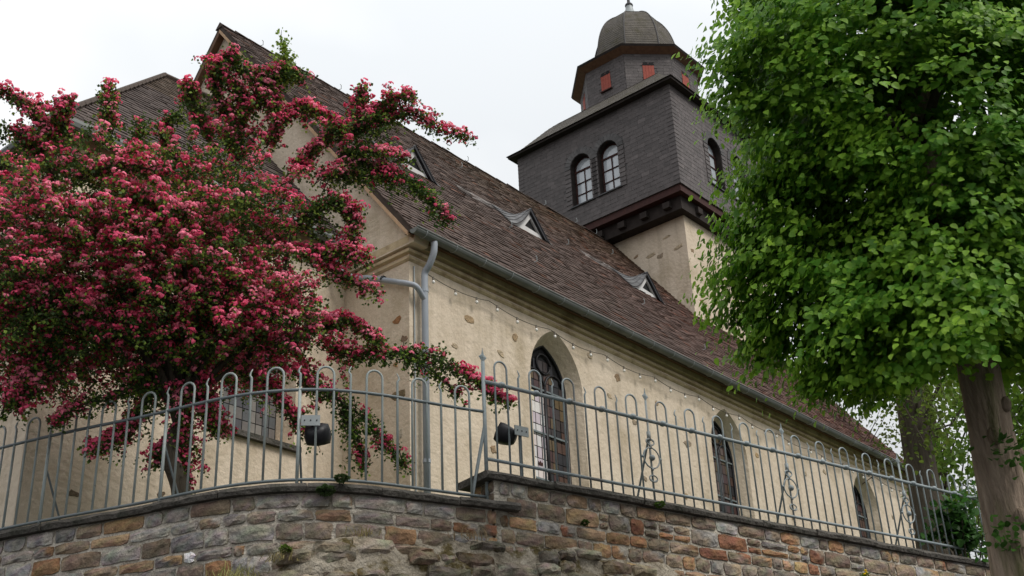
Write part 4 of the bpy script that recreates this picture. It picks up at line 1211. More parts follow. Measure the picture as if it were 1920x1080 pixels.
# octagonal lantern
def oct_ring(ap, z, rot=0.0):
    r = ap / math.cos(math.pi / 8)
    return [np.array([TCX + r * math.cos(math.pi / 8 + k * math.pi / 4), TCY + r * math.sin(math.pi / 8 + k * math.pi / 4), z]) for k in range(8)]
AP = 1.56
mb = MB(); mb.add(oct_ring(AP, 9.9) + oct_ring(AP, 12.2), [(k, (k + 1) % 8, 8 + (k + 1) % 8, 8 + k) for k in range(8)])
lantern = mb.build("lantern_wall", 'slateplain', church)
mb = MB(); sidew = 2 * AP * math.tan(math.pi / 8)
ring = oct_ring(AP, 10.6)
for k in range(8):
    p0, p1 = ring[k], ring[(k + 1) % 8]
    a_ = (p1 - p0) / np.linalg.norm(p1 - p0); nrm = np.array([a_[1], -a_[0], 0])
    half = sidew / 2
    skf = lambda u, v: abs(u - half) < 0.17 and 0.62 < v < 1.30
    plane_slates(p0, a_, up, nrm, lambda v: (0, sidew), 16, 1.56 / 16, 0.17, 0.008, ts, slate_t, mb, 0.4, skip=skf)
    # shutters: two plank leaves in a frame, scalloped head, sill
    mid = (p0 + p1) / 2; mid[2] = 0
    sh = MB(); x_ = -0.16
    for j in range(4):
        sh.obox(mid + a_ * (x_ + j * 0.08) + nrm * 0.0 + up * 11.27, a_ * 0.076, nrm * 0.018, up * 0.55)
    so = sh.build("shutter", 'redwood', church, label="red plank shutter of the lantern")
    hd = MB()
    for sg in (-1, 1):
        hd.add([mid + a_ * (sg * 0.08 + 0.079 * math.cos(t)) + nrm * 0.022 + up * (11.78 + 0.085 * math.sin(t)) for t in np.linspace(0, math.pi, 8)], [tuple(range(8))])
    hd.add([mid + a_ * -0.16 + nrm * 0.021 + up * 11.755, mid + a_ * 0.16 + nrm * 0.021 + up * 11.755, mid + a_ * 0.16 + nrm * 0.021 + up * 11.79, mid + a_ * -0.16 + nrm * 0.021 + up * 11.79], [(0, 1, 2, 3)])
    hd.build("shutter_head", 'dark', so)
    MB().obox(mid - a_ * 0.19 + up * 11.235, a_ * 0.38, nrm * 0.06, up * 0.03).build("shutter_sill", 'darkred', so)
mb.build("slates", 'slate', lantern, kind="stuff")
r1, r2, r3, r4 = oct_ring(AP + 0.01, 12.14), oct_ring(AP + 0.22, 12.26), oct_ring(AP + 0.25, 12.32), oct_ring(AP - 0.3, 12.46)
F8 = lambda a, b: [(a * 8 + k, a * 8 + (k + 1) % 8, b * 8 + (k + 1) % 8, b * 8 + k) for k in range(8)]
obj("lantern_cornice", r1 + r2, F8(0, 1), 'brownwood', church)
obj("lantern_eave", oct_ring(AP + 0.221, 12.258) + r3 + r4, F8(0, 1) + F8(1, 2), 'blackwood', church)
# dome
dp_ = catmull([np.array(q) for q in [(1.13, 12.36), (1.14, 12.75), (1.12, 13.15), (1.06, 13.52), (0.95, 13.88), (0.78, 14.20), (0.56, 14.43), (0.38, 14.54), (0.22, 14.58)]], 5)
course = [dp_[0]]; acc = 0
for i in range(1, len(dp_)):
    acc += np.linalg.norm(dp_[i] - dp_[i - 1])
    if acc > 0.06: course.append(dp_[i]); acc = 0
course.append(dp_[-1])
vs = []; fs = []
for a, b in zip(course[:-1], course[1:]):
    i0 = len(vs)
    vs += oct_ring(a[0] + 0.006, a[1]) + oct_ring(b[0], b[1]) + oct_ring(b[0] + 0.006, b[1])
    for k in range(8):
        fs += [(i0 + k, i0 + (k + 1) % 8, i0 + 8 + (k + 1) % 8, i0 + 8 + k), (i0 + 8 + k, i0 + 8 + (k + 1) % 8, i0 + 16 + (k + 1) % 8, i0 + 16 + k)]
dome = obj("dome", vs, fs, 'domeslate', church)
for k in range(8):
    th = math.pi / 8 + k * math.pi / 4
    MB().tube([(TCX + (q[0] / math.cos(math.pi / 8) + 0.006) * math.cos(th), TCY + (q[0] / math.cos(math.pi / 8) + 0.006) * math.sin(th), q[1]) for q in dp_[::2]], 0.02, 5).build("dome_rib", 'slateplain', dome, True)
def lathe(profile, n=12, c=(TCX, TCY)):
    vs = [(c[0] + r * math.cos(2 * math.pi * k / n), c[1] + r * math.sin(2 * math.pi * k / n), z) for r, z in profile for k in range(n)]
    fs = [(i * n + k, i * n + (k + 1) % n, (i + 1) * n + (k + 1) % n, (i + 1) * n + k) for i in range(len(profile) - 1) for k in range(n)]
    return vs, fs
v, f = lathe([(0.46, 14.50), (0.40, 14.56), (0.27, 14.64), (0.18, 14.76), (0.125, 14.90), (0.10, 15.05)], 16); obj("finial_cone", v, f, 'zinc', dome, True)
v, f = lathe([(0.10, 15.04), (0.125, 15.08), (0.11, 15.13), (0.05, 15.15), (0.04, 15.45), (0.07, 15.5), (0.09, 15.58), (0.05, 15.66), (0.025, 15.7), (0.022, 17.0)], 10); obj("finial", v, f, 'leadframe', dome, True)
wv = MB(); d_ = np.array([-0.45, 0.55, 0]) 
wv.tube([np.array([TCX, TCY, 15.56]), np.array([TCX, TCY, 15.36]) + d_ * 0.6], 0.012, 5)
wv.build("weathervane_arm", 'leadframe', dome)

# ------------------------------------------------------------------ vegetation
def rand_unit(n, r):
    v = r.normal(size=(n, 3)); return v / np.linalg.norm(v, axis=1, keepdims=True)

LEAF_HEART = np.array([[0, 0, 0], [0.36, 0.10, 0.03], [0.50, 0.42, 0.10], [0.33, 0.78, 0.06], [0, 1.12, -0.10], [-0.33, 0.78, 0.06], [-0.50, 0.42, 0.10], [-0.36, 0.10, 0.03]])
LEAF_HEART[:, 1] -= 0.02
HEART_T = np.array([[0, 1, 2], [0, 2, 3], [0, 3, 4], [0, 4, 5], [0, 5, 6], [0, 6, 7]])
LEAF_LOBE = np.array([[0, 0, 0], [0.30, 0.30, 0.05], [0.42, 0.62, 0.09], [0.12, 0.70, 0.03], [0, 1.0, -0.04], [-0.12, 0.70, 0.03], [-0.42, 0.62, 0.09], [-0.30, 0.30, 0.05]])

def leaf_field(pos, along, normal, size, tint, shape=LEAF_HEART, tris=HEART_T):
    """pos (n,3); along: direction of the leaf axis; normal: face normal; returns V,F,T"""
    n = len(pos)
    y = along / np.linalg.norm(along, axis=1, keepdims=True)
    x = np.cross(y, normal); x /= np.linalg.norm(x, axis=1, keepdims=True) + 1e-9
    z = np.cross(x, y)
    k = len(shape)
    V = pos[:, None, :] + size[:, None, None] * (shape[None, :, 0:1] * x[:, None, :] + shape[None, :, 1:2] * y[:, None, :] + shape[None, :, 2:3] * z[:, None, :])
    F = (tris[None] + (np.arange(n) * k)[:, None, None]).reshape(-1, 3)
    T = np.repeat(tint, k, axis=0)
    return V.reshape(-1, 3), F, T

def merge(parts):
    V, F, T = [], [], []; b = 0
    for v, f, t in parts:
        V.append(v); F.append(f + b); T.append(t); b += len(v)
    return np.concatenate(V), np.concatenate(F), np.concatenate(T)

def limb(mb, pts, r0, r1, n=7, tint=(1, 1, 1)):
    P_ = catmull(pts, 5)
    mb.tube(P_, list(np.linspace(r0, r1, len(P_))), n, tint)

# ---- linden ----
linden = thing("linden_tree", "large bright green linden tree with thick trunk in front of the fence", "tree")
TB = np.array([-1.50, -7.62, STREET])
lr = np.random.default_rng(5)
trunk_c = [(-1.44, -7.62, STREET - 0.1), (-1.46, -7.62, -8.6), (-1.48, -7.62, -7.0), (-1.545, -7.65, -6.3), (-1.65, -7.70, -5.7), (-1.78, -7.76, -5.1), (-1.86, -7.80, -4.4), (-1.90, -7.80, -3.4), (-1.92, -7.82, -2.2), (-1.92, -7.8, -0.8)]
TP = catmull([np.array(q) + np.array([0.065, -0.08, 0]) for q in trunk_c], 34)
zs_t = TP[:, 2]
rad = 0.75 * np.interp(zs_t, [-10.4, -9.8, -8, -6.6, -5.9, -5.2, -4.4, -3.2, -0.8], [0.46, 0.38, 0.31, 0.268, 0.24, 0.213, 0.20, 0.16, 0.06])
nn3 = 90
vs = []; tn = []
for i, q in enumerate(TP):
    for k in range(nn3):
        th = 2 * math.pi * k / nn3
        dirv = np.array([math.cos(th), math.sin(th), 0])
        nz = mnoise.fractal(Vector((dirv[0] * 1.5, dirv[1] * 1.5, q[2] * 0.9)), 1.0, 2.0, 4)
        vs.append(q + dirv * rad[i] * (1 + 0.05 * nz + 0.035 * math.sin(5 * th + q[2] * 0.8)) + dirv * (-0.016 * abs(mnoise.noise(Vector((dirv[0] * 7, dirv[1] * 7, q[2] * 1.5)))) + 0.007 * mnoise.noise(Vector((dirv[0] * 16, dirv[1] * 16, q[2] * 4)))))
        w_ = 1 + 0.2 * mnoise.noise(Vector((dirv[0] * 2, dirv[1] * 2, q[2] * 1.2)))
        tn.append((w_ * 1.06, w_, w_ * 0.94))
fs = [(i * nn3 + k, i * nn3 + (k + 1) % nn3, (i + 1) * nn3 + (k + 1) % nn3, (i + 1) * nn3 + k) for i in range(len(TP) - 1) for k in range(nn3)]
trunk = obj("trunk", vs, fs, 'bark', linden, True, tn)
# burrs
for (z, a, r) in [(-5.6, 3.6, 0.06), (-5.35, 4.6, 0.05), (-5.95, 4.9, 0.05), (-6.2, 4.0, 0.06), (-5.7, 5.2, 0.05)]:
    i = int(np.argmin(abs(zs_t - z))); q = TP[i] + np.array([math.cos(a), math.sin(a), 0]) * (rad[i] - 0.01)
    b = MB(); sphere(b, q, r, 8, 6, (1, 1, 1.3), (0.75, 0.7, 0.65)); b.build("burr", 'bark', trunk, True)
# crown: rounded column, hanging lower at the left front
CC = np.array([-1.85, -7.90, -2.05])
CR = np.array([1.28, 1.28, 2.8])
crown_blobs = [(CC, CR)]
for (u, v, D, r) in [(1500, 535, 10.0, 0.50), (1475, 590, 10.2, 0.30), (1440, 470, 10.1, 0.34), (1465, 390, 10.0, 0.34), (1470, 310, 10.0, 0.30), (1440, 230, 10.0, 0.22), (1425, 535, 10.2, 0.26), (1540, 590, 9.7, 0.5), (1640, 620, 9.7, 0.45), (1525, 250, 9.9, 0.45), (1465, 120, 9.9, 0.42),
                     (1415, 165, 10.0, 0.24), (1510, 20, 10.0, 0.38), (1640, 745, 10.2, 0.16), (1640, 690, 10.1, 0.25), (1590, 670, 9.9, 0.2), (1470, 650, 10.2, 0.14), (1880, 640, 10.6, 0.35), (1760, 590, 9.6, 0.45)]:
    crown_blobs.append((at(u, v, D), np.array([r, r, r])))
starts = []; dirs = []; bhue = []; sdir = []
def bough(p, out, r, size=1.0):
    """a flattened drooping fan of shoots"""
    side = np.array([-out[1], out[0], 0.0]); k = int(r.integers(13, 22) * size)
    st_ = p + np.outer(r.uniform(-0.26, 0.20, k), out) * size + np.outer(r.normal(0, 0.15, k), side) * size
    st_[:, 2] += r.normal(0, 0.055, k) * size
    dd = out * 0.85 + np.outer(r.uniform(-0.75, 0.75, k), side); dd[:, 2] += r.uniform(-0.45, 0.12, k)
    starts.append(st_); dirs.append(np.tile(out, (k, 1))); bhue.append(np.full(k, r.random())); sdir.append(dd)
for bi, (c, rd) in enumerate(crown_blobs):
    if bi == 0:
        n = 920
        q = lr.uniform(-1, 1, (n * 12, 3))
        e = (np.hypot(q[:, 0], q[:, 1]) ** 2.6 + np.abs(q[:, 2]) ** 3.0)
        q = q[(e < 1) & ((e > 0.45) | (lr.random(n * 12) < 0.22))][:n]
        P_ = c + q * rd * (1 + 0.12 * np.array([mnoise.noise(Vector(tuple(w * 2.2))) for w in q]))[:, None] * lr.uniform(0.93, 1.08, (n, 1))
    else:
        k = max(4, int(105 * rd[0] ** 2))
        P_ = c + rand_unit(k, lr) * (lr.uniform(0.1, 1, k) ** 0.4)[:, None] * rd
    for p in P_:
        o_ = p - np.array([CC[0], CC[1], p[2]]); o_ = o_ / (np.linalg.norm(o_) + 1e-6) + lr.normal(0, 0.25, 3) * np.array([1, 1, 0]); o_ /= np.linalg.norm(o_)
        bough(p, o_, lr, 1.0 if bi == 0 else 0.85)
starts = np.concatenate(starts); dirs = np.concatenate(dirs); bhue = np.concatenate(bhue); sdir = np.concatenate(sdir)
# keep clear of trunk below the crown
ok = ~((starts[:, 2] < -5.2) & (np.linalg.norm(starts[:, :2] - np.array([-1.75, -7.75]), axis=1) < 0.5))
under = starts[:, 2] < -4.55 - 0.0 
lowlim = np.array([at(u, v, 10)[2] for u, v in ((1700, 690),)])[0]
starts, dirs, bhue, sdir = starts[ok], dirs[ok], bhue[ok], sdir[ok]
parts = []
NL = 7
ns = len(starts)
sd = sdir + lr.normal(0, 0.12, (ns, 3)); sd /= np.linalg.norm(sd, axis=1, keepdims=True)
slen_ = lr.uniform(0.16, 0.40, ns)
hue = np.clip(bhue * 0.75 + lr.random(ns) * 0.35, 0, 1)
bright = np.clip(0.75 + 0.35 * hue, 0, 2)
for k in range(NL):
    f_ = (k + 0.5) / NL
    p = starts + sd * (slen_ * f_)[:, None] + np.array([0, 0, -1.0]) * (0.32 * slen_ * f_ ** 2)[:, None] + lr.normal(0, 0.025, (ns, 3))
    side = np.cross(sd, np.array([0, 0, 1.0])); side /= np.linalg.norm(side, axis=1, keepdims=True) + 1e-6
    sg = 1 if k % 2 else -1
    along = sd * 0.45 + side * sg * 0.70 + np.array([0, 0, -0.85]) + lr.normal(0, 0.28, (ns, 3))
    nrm = np.array([0, 0, 0.60]) + dirs * 1.0 + lr.normal(0, 0.27, (ns, 3))
    size = lr.uniform(0.036, 0.080, ns) * (1.08 - 0.35 * f_)
    young = np.clip(hue * 0.7 + 0.5 * f_ - 0.35 + lr.normal(0, 0.12, ns), 0, 1)[:, None]
    col = np.array([0.100, 0.260, 0.026]) * (1 - young) + np.array([0.36, 0.58, 0.058]) * young
    col = col * lr.uniform(0.90, 1.10, (ns, 1))
    parts.append(leaf_field(p, along, nrm, size, col))
V, F, T = merge(parts)
big_mesh("crown", V, F, 'leaf', linden, T, kind="stuff")
# limbs
for k in range(16):
    z0 = -4.7 + 0.22 * k
    a = k * 2.4
    b0 = np.array([-1.88, -7.8, z0])
    e = b0 + np.array([math.cos(a) * 1.05, math.sin(a) * 1.05, 0.4 + 0.03 * k])
    mb2 = MB(); limb(mb2, [b0, b0 * 0.6 + e * 0.4 + np.array([0, 0, 0.25]), e], 0.055, 0.015); mb2.build("branch", 'bark2', linden, True)
# sprouting leaves on the trunk
sp = []
for (z, a, n) in [(-5.72, 3.7, 34), (-5.78, 4.3, 22), (-6.35, 3.4, 60), (-4.95, 5.2, 40)]:
    i = int(np.argmin(abs(zs_t - z))); c = TP[i] + np.array([math.cos(a), math.sin(a), 0]) * (rad[i] + 0.03)
    p = c + lr.normal(0, 0.065, (n, 3))
    al = (p - TP[i]) + lr.normal(0, 0.1, (n, 3)); sp.append(leaf_field(p, al, lr.normal(0, 0.6, (n, 3)) + np.array([0, 0, 1]), lr.uniform(0.03, 0.065, n), np.tile(np.array([[0.05, 0.13, 0.02]]), (n, 1)) * lr.uniform(0.7, 1.6, (n, 1))))
V, F, T = merge(sp); big_mesh("trunk_sprouts", V, F, 'leaf', linden, T, kind="stuff")

# ---- hawthorn ----
haw = thing("hawthorn_tree", "hawthorn tree covered in deep pink blossom before the church choir", "tree")
hr = np.random.default_rng(17)
base = at(326, 925, 12.75); base[2] = YARD - 0.05
fork = at(335, 800, 12.85)
blobs = [(330, 358, 13.3, .58), (215, 352, 13.2, .56), (90, 350, 13.2, .46), (430, 370, 13.5, .52), (530, 380, 13.5, .36), (330, 460, 13.0, .80), (190, 490, 12.9, .80), (60, 480, 13.0, .70),
         (455, 470, 13.2, .66), (545, 440, 13.4, .30), (330, 570, 13.0, .75), (160, 600, 13.0, .55), (460, 580, 13.0, .62), (545, 570, 13.1, .34), (250, 640, 13.0, .45), (380, 640, 13.0, .5),
         (510, 640, 13.1, .34), (40, 560, 13.0, .45), (650, 265, 13.5, .18), (700, 250, 13.5, .13), (610, 330, 13.4, .2),
         (15, 270, 13.3, .16), (160, 300, 13.4, .25), (40, 620, 13.1, .25), (600, 630, 13.2, .16), (470, 250, 13.7, .2)]
back_blobs = [(u, v + 10, D + 1.15, r * 1.05) for (u, v, D, r) in blobs[:18] if r > 0.4] + [(120, 650, 14.0, .6), (300, 660, 14.2, .6), (430, 660, 14.2, .55), (30, 640, 13.9, .5)]
blobs += [(20, 680, 13.2, .3), (70, 560, 12.9, .5), (100, 690, 13.2, .22), (5, 470, 12.9, .5)]
sprays = [  # (u,v,D) polylines, flower density
    ([(620, 660, 13.1), (700, 665, 13.0), (780, 662, 12.9), (850, 690, 12.8), (905, 725, 12.7), (955, 752, 12.6)], 1.7),
    ([(760, 660, 12.9), (815, 700, 12.8), (860, 742, 12.8)], 1.0),
    ([(590, 620, 13.1), (640, 600, 13.1), (690, 625, 13.0), (712, 640, 13.0)], 1.0),
    ([(560, 700, 13.1), (620, 740, 13.0), (690, 790, 13.0), (730, 840, 12.9), (768, 880, 12.9)], 1.5),
    ([(640, 770, 13.0), (670, 820, 13.0), (685, 885, 13.0)], 0.8),
    ([(640, 260, 13.5), (700, 225, 13.5), (770, 215, 13.5), (830, 245, 13.4), (880, 258, 13.4)], 1.2),
    ([(690, 220, 13.5), (740, 190, 13.5), (772, 180, 13.5)], 0.8),
    ([(665, 240, 13.6), (675, 200, 13.6), (678, 160, 13.6)], 0.9),
    ([(650, 300, 13.4), (720, 320, 13.3), (780, 350, 13.2), (815, 380, 13.2), (842, 418, 13.1)], 1.3),
    ([(600, 330, 13.4), (680, 330, 13.4), (740, 345, 13.3)], 1.0),
    ([(560, 420, 13.2), (620, 380, 13.1), (660, 400, 13.1), (662, 450, 13.1), (645, 470, 13.1)], 1.3),
    ([(560, 480, 13.2), (640, 475, 13.0), (690, 495, 13.0)], 1.0),
    ([(590, 480, 13.1), (660, 530, 13.0), (712, 555, 13.0)], 1.0),
    ([(203, 245, 13.5), (204, 200, 13.5), (205, 158, 13.5)], 0.6),
    ([(120, 280, 13.4), (60, 210, 13.3), (0, 165, 13.3)], 1.4),
    ([(130, 260, 13.4), (110, 215, 13.3), (128, 195, 13.3)], 1.0),
    ([(430, 220, 13.7), (400, 150, 13.7), (420, 112, 13.7), (448, 110, 13.7)], 1.3),
    ([(470, 200, 13.7), (430, 150, 13.7), (390, 115, 13.7)], 1.0),
    ([(480, 200, 13.7), (530, 140, 13.7), (575, 150, 13.7)], 1.0),
    ([(500, 200, 13.7), (540, 130, 13.7), (527, 75, 13.7)], 0.0),
    ([(380, 230, 13.7), (345, 160, 13.7)], 0.6),
    ([(640, 290, 13.4), (700, 285, 13.3), (765, 302, 13.3)], 1.2),
    ([(430, 270, 13.6), (470, 190, 13.7), (520, 135, 13.7), (562, 145, 13.7)], 1.2), ([(500, 270, 13.6), (555, 205, 13.6), (600, 215, 13.6), (645, 240, 13.6)], 1.2),
    ([(400, 280, 13.6), (365, 190, 13.6), (350, 158, 13.6)], 0.8), ([(520, 230, 13.6), (505, 170, 13.6), (470, 140, 13.7), (440, 125, 13.7)], 1.2),
    ([(560, 310, 13.5), (620, 250, 13.5), (665, 245, 13.5)], 1.1), ([(450, 300, 13.5), (440, 240, 13.6), (455, 200, 13.6)], 1.1), ([(330, 300, 13.5), (310, 240, 13.5), (330, 215, 13.5)], 0.9),
    ([(250, 330, 13.4), (262, 270, 13.4), (262, 215, 13.4)], 0.1), ([(100, 330, 13.3), (60, 270, 13.3), (20, 240, 13.3)], 1.1),
    ([(300, 690, 13.0), (240, 730, 12.9), (150, 760, 12.9), (100, 800, 12.9)], 1.3),
    ([(300, 720, 12.9), (250, 790, 12.9), (210, 830, 12.9), (165, 840, 12.9)], 1.4),
    ([(330, 720, 12.9), (345, 790, 12.85), (310, 840, 12.85), (300, 870, 12.85)], 1.5),
    ([(340, 780, 12.85), (345, 860, 12.85), (348, 910, 12.85)], 1.0),
    ([(380, 720, 12.9), (390, 780, 12.9), (415, 815, 12.9)], 1.3),
    ([(440, 690, 13.0), (500, 720, 13.0), (545, 780, 13.0), (590, 820, 13.0)], 1.3),
    ([(80, 660, 13.0), (40, 720, 12.9), (0, 780, 12.9)], 1.3),
    ([(120, 660, 13.0), (60, 740, 12.9), (20, 750, 12.9)], 1.0),
    ([(150, 560, 12.9), (185, 600, 12.6), (180, 630, 12.6)], 1.2),
    ([(340, 540, 12.8), (400, 540, 12.6), (405, 585, 12.6)], 1.2),
    ([(300, 560, 12.7), (240, 600, 12.5), (300, 590, 12.5)], 1.4),
    ([(380, 590, 12.9), (440, 520, 12.6), (520, 600, 12.5), (600, 585, 12.5)], 1.4),
    ([(300, 400, 12.9), (240, 430, 12.5), (200, 450, 12.4)], 1.5), ([(250, 360, 12.9), (330, 395, 12.5), (360, 405, 12.5)], 1.5),
    ([(150, 330, 13.0), (220, 310, 12.7), (340, 330, 12.6)], 1.4), ([(100, 540, 12.9), (60, 560, 12.6), (130, 540, 12.5)], 1.4),
    ([(480, 620, 12.9), (540, 640, 12.6), (600, 600, 12.5)], 1.4),
]
wood = MB()
limb(wood, [base, base * 0.6 + fork * 0.4 + np.array([0.06, -0.04, 0]), base * 0.25 + fork * 0.75 + np.array([-0.05, 0.03, 0]), fork], 0.10, 0.085, 9)
htrunk = wood.build("trunk", 'bark2', haw, True)
fk = fork
for (u, v, D, r) in blobs[:18]:
    e = at(u, v, D)
    mid = fk * 0.45 + e * 0.55 + np.array([0, 0, 0.25]) + hr.normal(0, 0.1, 3)
    q = MB(); limb(q, [fk, fk * 0.75 + mid * 0.25 + np.array([0, 0, 0.15]), mid, e], 0.045, 0.010, 6); q.build("branch", 'bark2', haw, True)
tw = MB()
SP, SD, SL, SF, ORIG = [], [], [], [], []     # shoots: start, dir, length, flower density
axis = np.array([fork[0], fork[1], fork[2] + 1.2])
for bi_, (u, v, D, r) in enumerate(blobs + back_blobs):
    c = at(u, v, D)
    n = int((160 if bi_ < len(blobs) else 150) * r * r + 9)
    d = rand_unit(n, hr); k = hr.uniform(0.05, 1, n) ** (1 / 2.6)
    p = c + d * (k * r * 0.92)[:, None] * np.array([1, 1, 0.92])
    out = (p - c) / max(r, 0.2) * 0.9 + (p - axis) * 0.18
    out[:, 2] = out[:, 2] * 0.35 - 0.02
    out += hr.normal(0, 0.45, (n, 3)) * np.array([1, 1, 0.35])
    out /= np.linalg.norm(out, axis=1, keepdims=True)
    SP.append(p); SD.append(out); SL.append(hr.uniform(0.22, 0.55, n) * (0.6 + 0.4 * min(1, r / 0.6))); 
    SF.append(hr.uniform(0.35, 1.1, n))
for pl, dens in sprays:
    P_ = catmull([at(*q) for q in pl], 8)
    tw.tube(P_, list(np.linspace(0.012, 0.004, len(P_))), 5)
    m_ = len(P_)
    for i in range(m_ - 1):
        for _ in range(int(2 + 6 * (1 - 0.75 * i / m_) * hr.uniform(0.5, 1.2))):
            if hr.random() < 0.75 or dens > 1.2:
                t = P_[i + 1] - P_[i]; t /= np.linalg.norm(t)
                dd = t * 0.8 + hr.normal(0, 0.55, 3) + np.array([0, 0, 0.15]); dd /= np.linalg.norm(dd)
                taper = 1 - 0.65 * i / m_
                SP.append((P_[i] + hr.normal(0, 0.02, 3))[None]); SD.append(dd[None]); SL.append(np.array([(hr.uniform(0.05, 0.17) + (0.2 if hr.random() < 0.08 else 0)) * taper + 0.025])); SF.append(np.array([dens * hr.uniform(0.5, 1.0)]))
SP, SD, SL, SF = np.concatenate(SP), np.concatenate(SD), np.concatenate(SL), np.concatenate(SF)
for i in range(0, len(SP), 2):
    a = SP[i]; b = a + SD[i] * SL[i] * 0.9 + np.array([0, 0, -0.25]) * SL[i] * 0.8
    tw.tube([a - SD[i] * 0.1, a + SD[i] * SL[i] * 0.5, b], [0.006, 0.004, 0.002], 3, cap=False)
tw.build("twigs", 'bark2', haw, kind="stuff")
CL, CLd, LF, LA, LT = [], [], [], [], []
for i in range(len(SP)):
    L_ = SL[i]
    nc = max(2, int(L_ / 0.045))
    patch = mnoise.noise(Vector(tuple(SP[i] * 2.6))) + 0.9 * mnoise.noise(Vector(tuple(SP[i] * 0.9)))        # some boughs flower less
    dens = SF[i] * np.clip(0.85 + 2.3 * patch, 0.04, 1.7)
    for k in range(nc):
        f_ = (k + hr.uniform(0, 1)) / nc
        q = SP[i] + SD[i] * L_ * f_ + np.array([0, 0, -0.30]) * L_ * f_ * f_
        if hr.random() < dens:
            CL.append(q + hr.normal(0, 0.018, 3) + np.array([0, 0, 0.025])); CLd.append(SD[i] * 0.3 + np.array([0, 0, 1.0]) + hr.normal(0, 0.35, 3))
        nl = 5 if SF[i] > 0.01 else 6
        for _ in range(nl):
            LF.append(q + hr.normal(0, 0.028, 3) - np.array([0, 0, 0.012])); LA.append(SD[i] * 0.5 + hr.normal(0, 0.7, 3)); LT.append((f_, SF[i]))
CL, CLd, LF, LA, LT = map(np.array, (CL, CLd, LF, LA, LT))
n = len(LF)
fresh = (hr.random(n) < 0.22) | (LT[:, 1] < 0.01) | ((LT[:, 0] > 0.75) & (hr.random(n) < 0.25))
col = np.where(fresh[:, None], np.array([0.24, 0.36, 0.06]), np.array([0.060, 0.115, 0.028])) * hr.uniform(0.7, 1.35, (n, 1))
V, F, T = leaf_field(LF, LA, np.array([0, 0, 1.0]) + hr.normal(0, 0.5, (n, 3)), hr.uniform(0.026, 0.048, n), col, LEAF_LOBE, HEART_T)
big_mesh("foliage", V, F, 'hleaf', haw, T, kind="stuff")
# blossom clusters: small domes of double flowers, 7-9 per head
nb = 8
n = len(CL)
up_ = CLd / np.linalg.norm(CLd, axis=1, keepdims=True)
hx = np.cross(up_, np.array([0.3, 0.9, 0.1])); hx /= np.linalg.norm(hx, axis=1, keepdims=True); hyv = np.cross(up_, hx)
cs = hr.uniform(0.030, 0.054, n)
hue = np.clip(0.5 - 0.75 * np.array([mnoise.noise(Vector(tuple(q * 4.3 + 7))) for q in CL]) + hr.normal(0, 0.14, n), 0, 1)
cc = np.where((hue < 0.42)[:, None], np.array([0.93, 0.26, 0.37]), np.array([0.84, 0.12, 0.235]))
cc = np.where((hue > 0.85)[:, None], np.array([0.66, 0.07, 0.15]), cc)
shade = np.array([mnoise.noise(Vector(tuple(q * 3.1))) for q in CL])
cc = np.clip(cc * (1 + 0.22 * shade[:, None]) + np.clip(shade[:, None], 0, 1) * np.array([0.02, 0.06, 0.06]), 0, 0.97)
dome_v = [(0, 0, 0.55)] + [(math.cos(t) * (1.0 if k % 2 == 0 else 0.82), math.sin(t) * (1.0 if k % 2 == 0 else 0.82), -0.12) for k, t in enumerate(np.linspace(0, 2 * math.pi, 7)[:-1])] 
dome_v = np.array(dome_v); dome_f = np.array([[0, 1 + k, 1 + (k + 1) % 6] for k in range(6)])
parts = []
for j in range(nb):
    th = hr.uniform(0, 2 * math.pi, n); ph = np.sqrt(hr.uniform(0, 1, n)) * 1.35
    loc = np.sin(ph)[:, None] * (np.cos(th)[:, None] * hx + np.sin(th)[:, None] * hyv) + np.cos(ph)[:, None] * up_ * 0.75
    p = CL + loc * cs[:, None]
    nz = loc / np.linalg.norm(loc, axis=1, keepdims=True)
    ax_ = np.cross(nz, np.array([0.7, 0.2, 0.68])); ax_ /= np.linalg.norm(ax_, axis=1, keepdims=True) + 1e-9; ay_ = np.cross(nz, ax_)
    s = hr.uniform(0.013, 0.0205, n)
    Vv = p[:, None, :] + s[:, None, None] * (dome_v[None, :, 0:1] * ax_[:, None, :] + dome_v[None, :, 1:2] * ay_[:, None, :] + dome_v[None, :, 2:3] * nz[:, None, :])
    Fv = (dome_f[None] + (np.arange(n) * 7)[:, None, None]).reshape(-1, 3)
    parts.append((Vv.reshape(-1, 3), Fv, np.repeat(cc * hr.uniform(0.8, 1.2, (n, 1)), 7, axis=0)))
V, F, T = merge(parts)
big_mesh("blossoms", V, F, 'flower', haw, T, kind="stuff")
print("hawthorn clusters", n, "leaves", len(LF), "linden leaves", ns * NL)

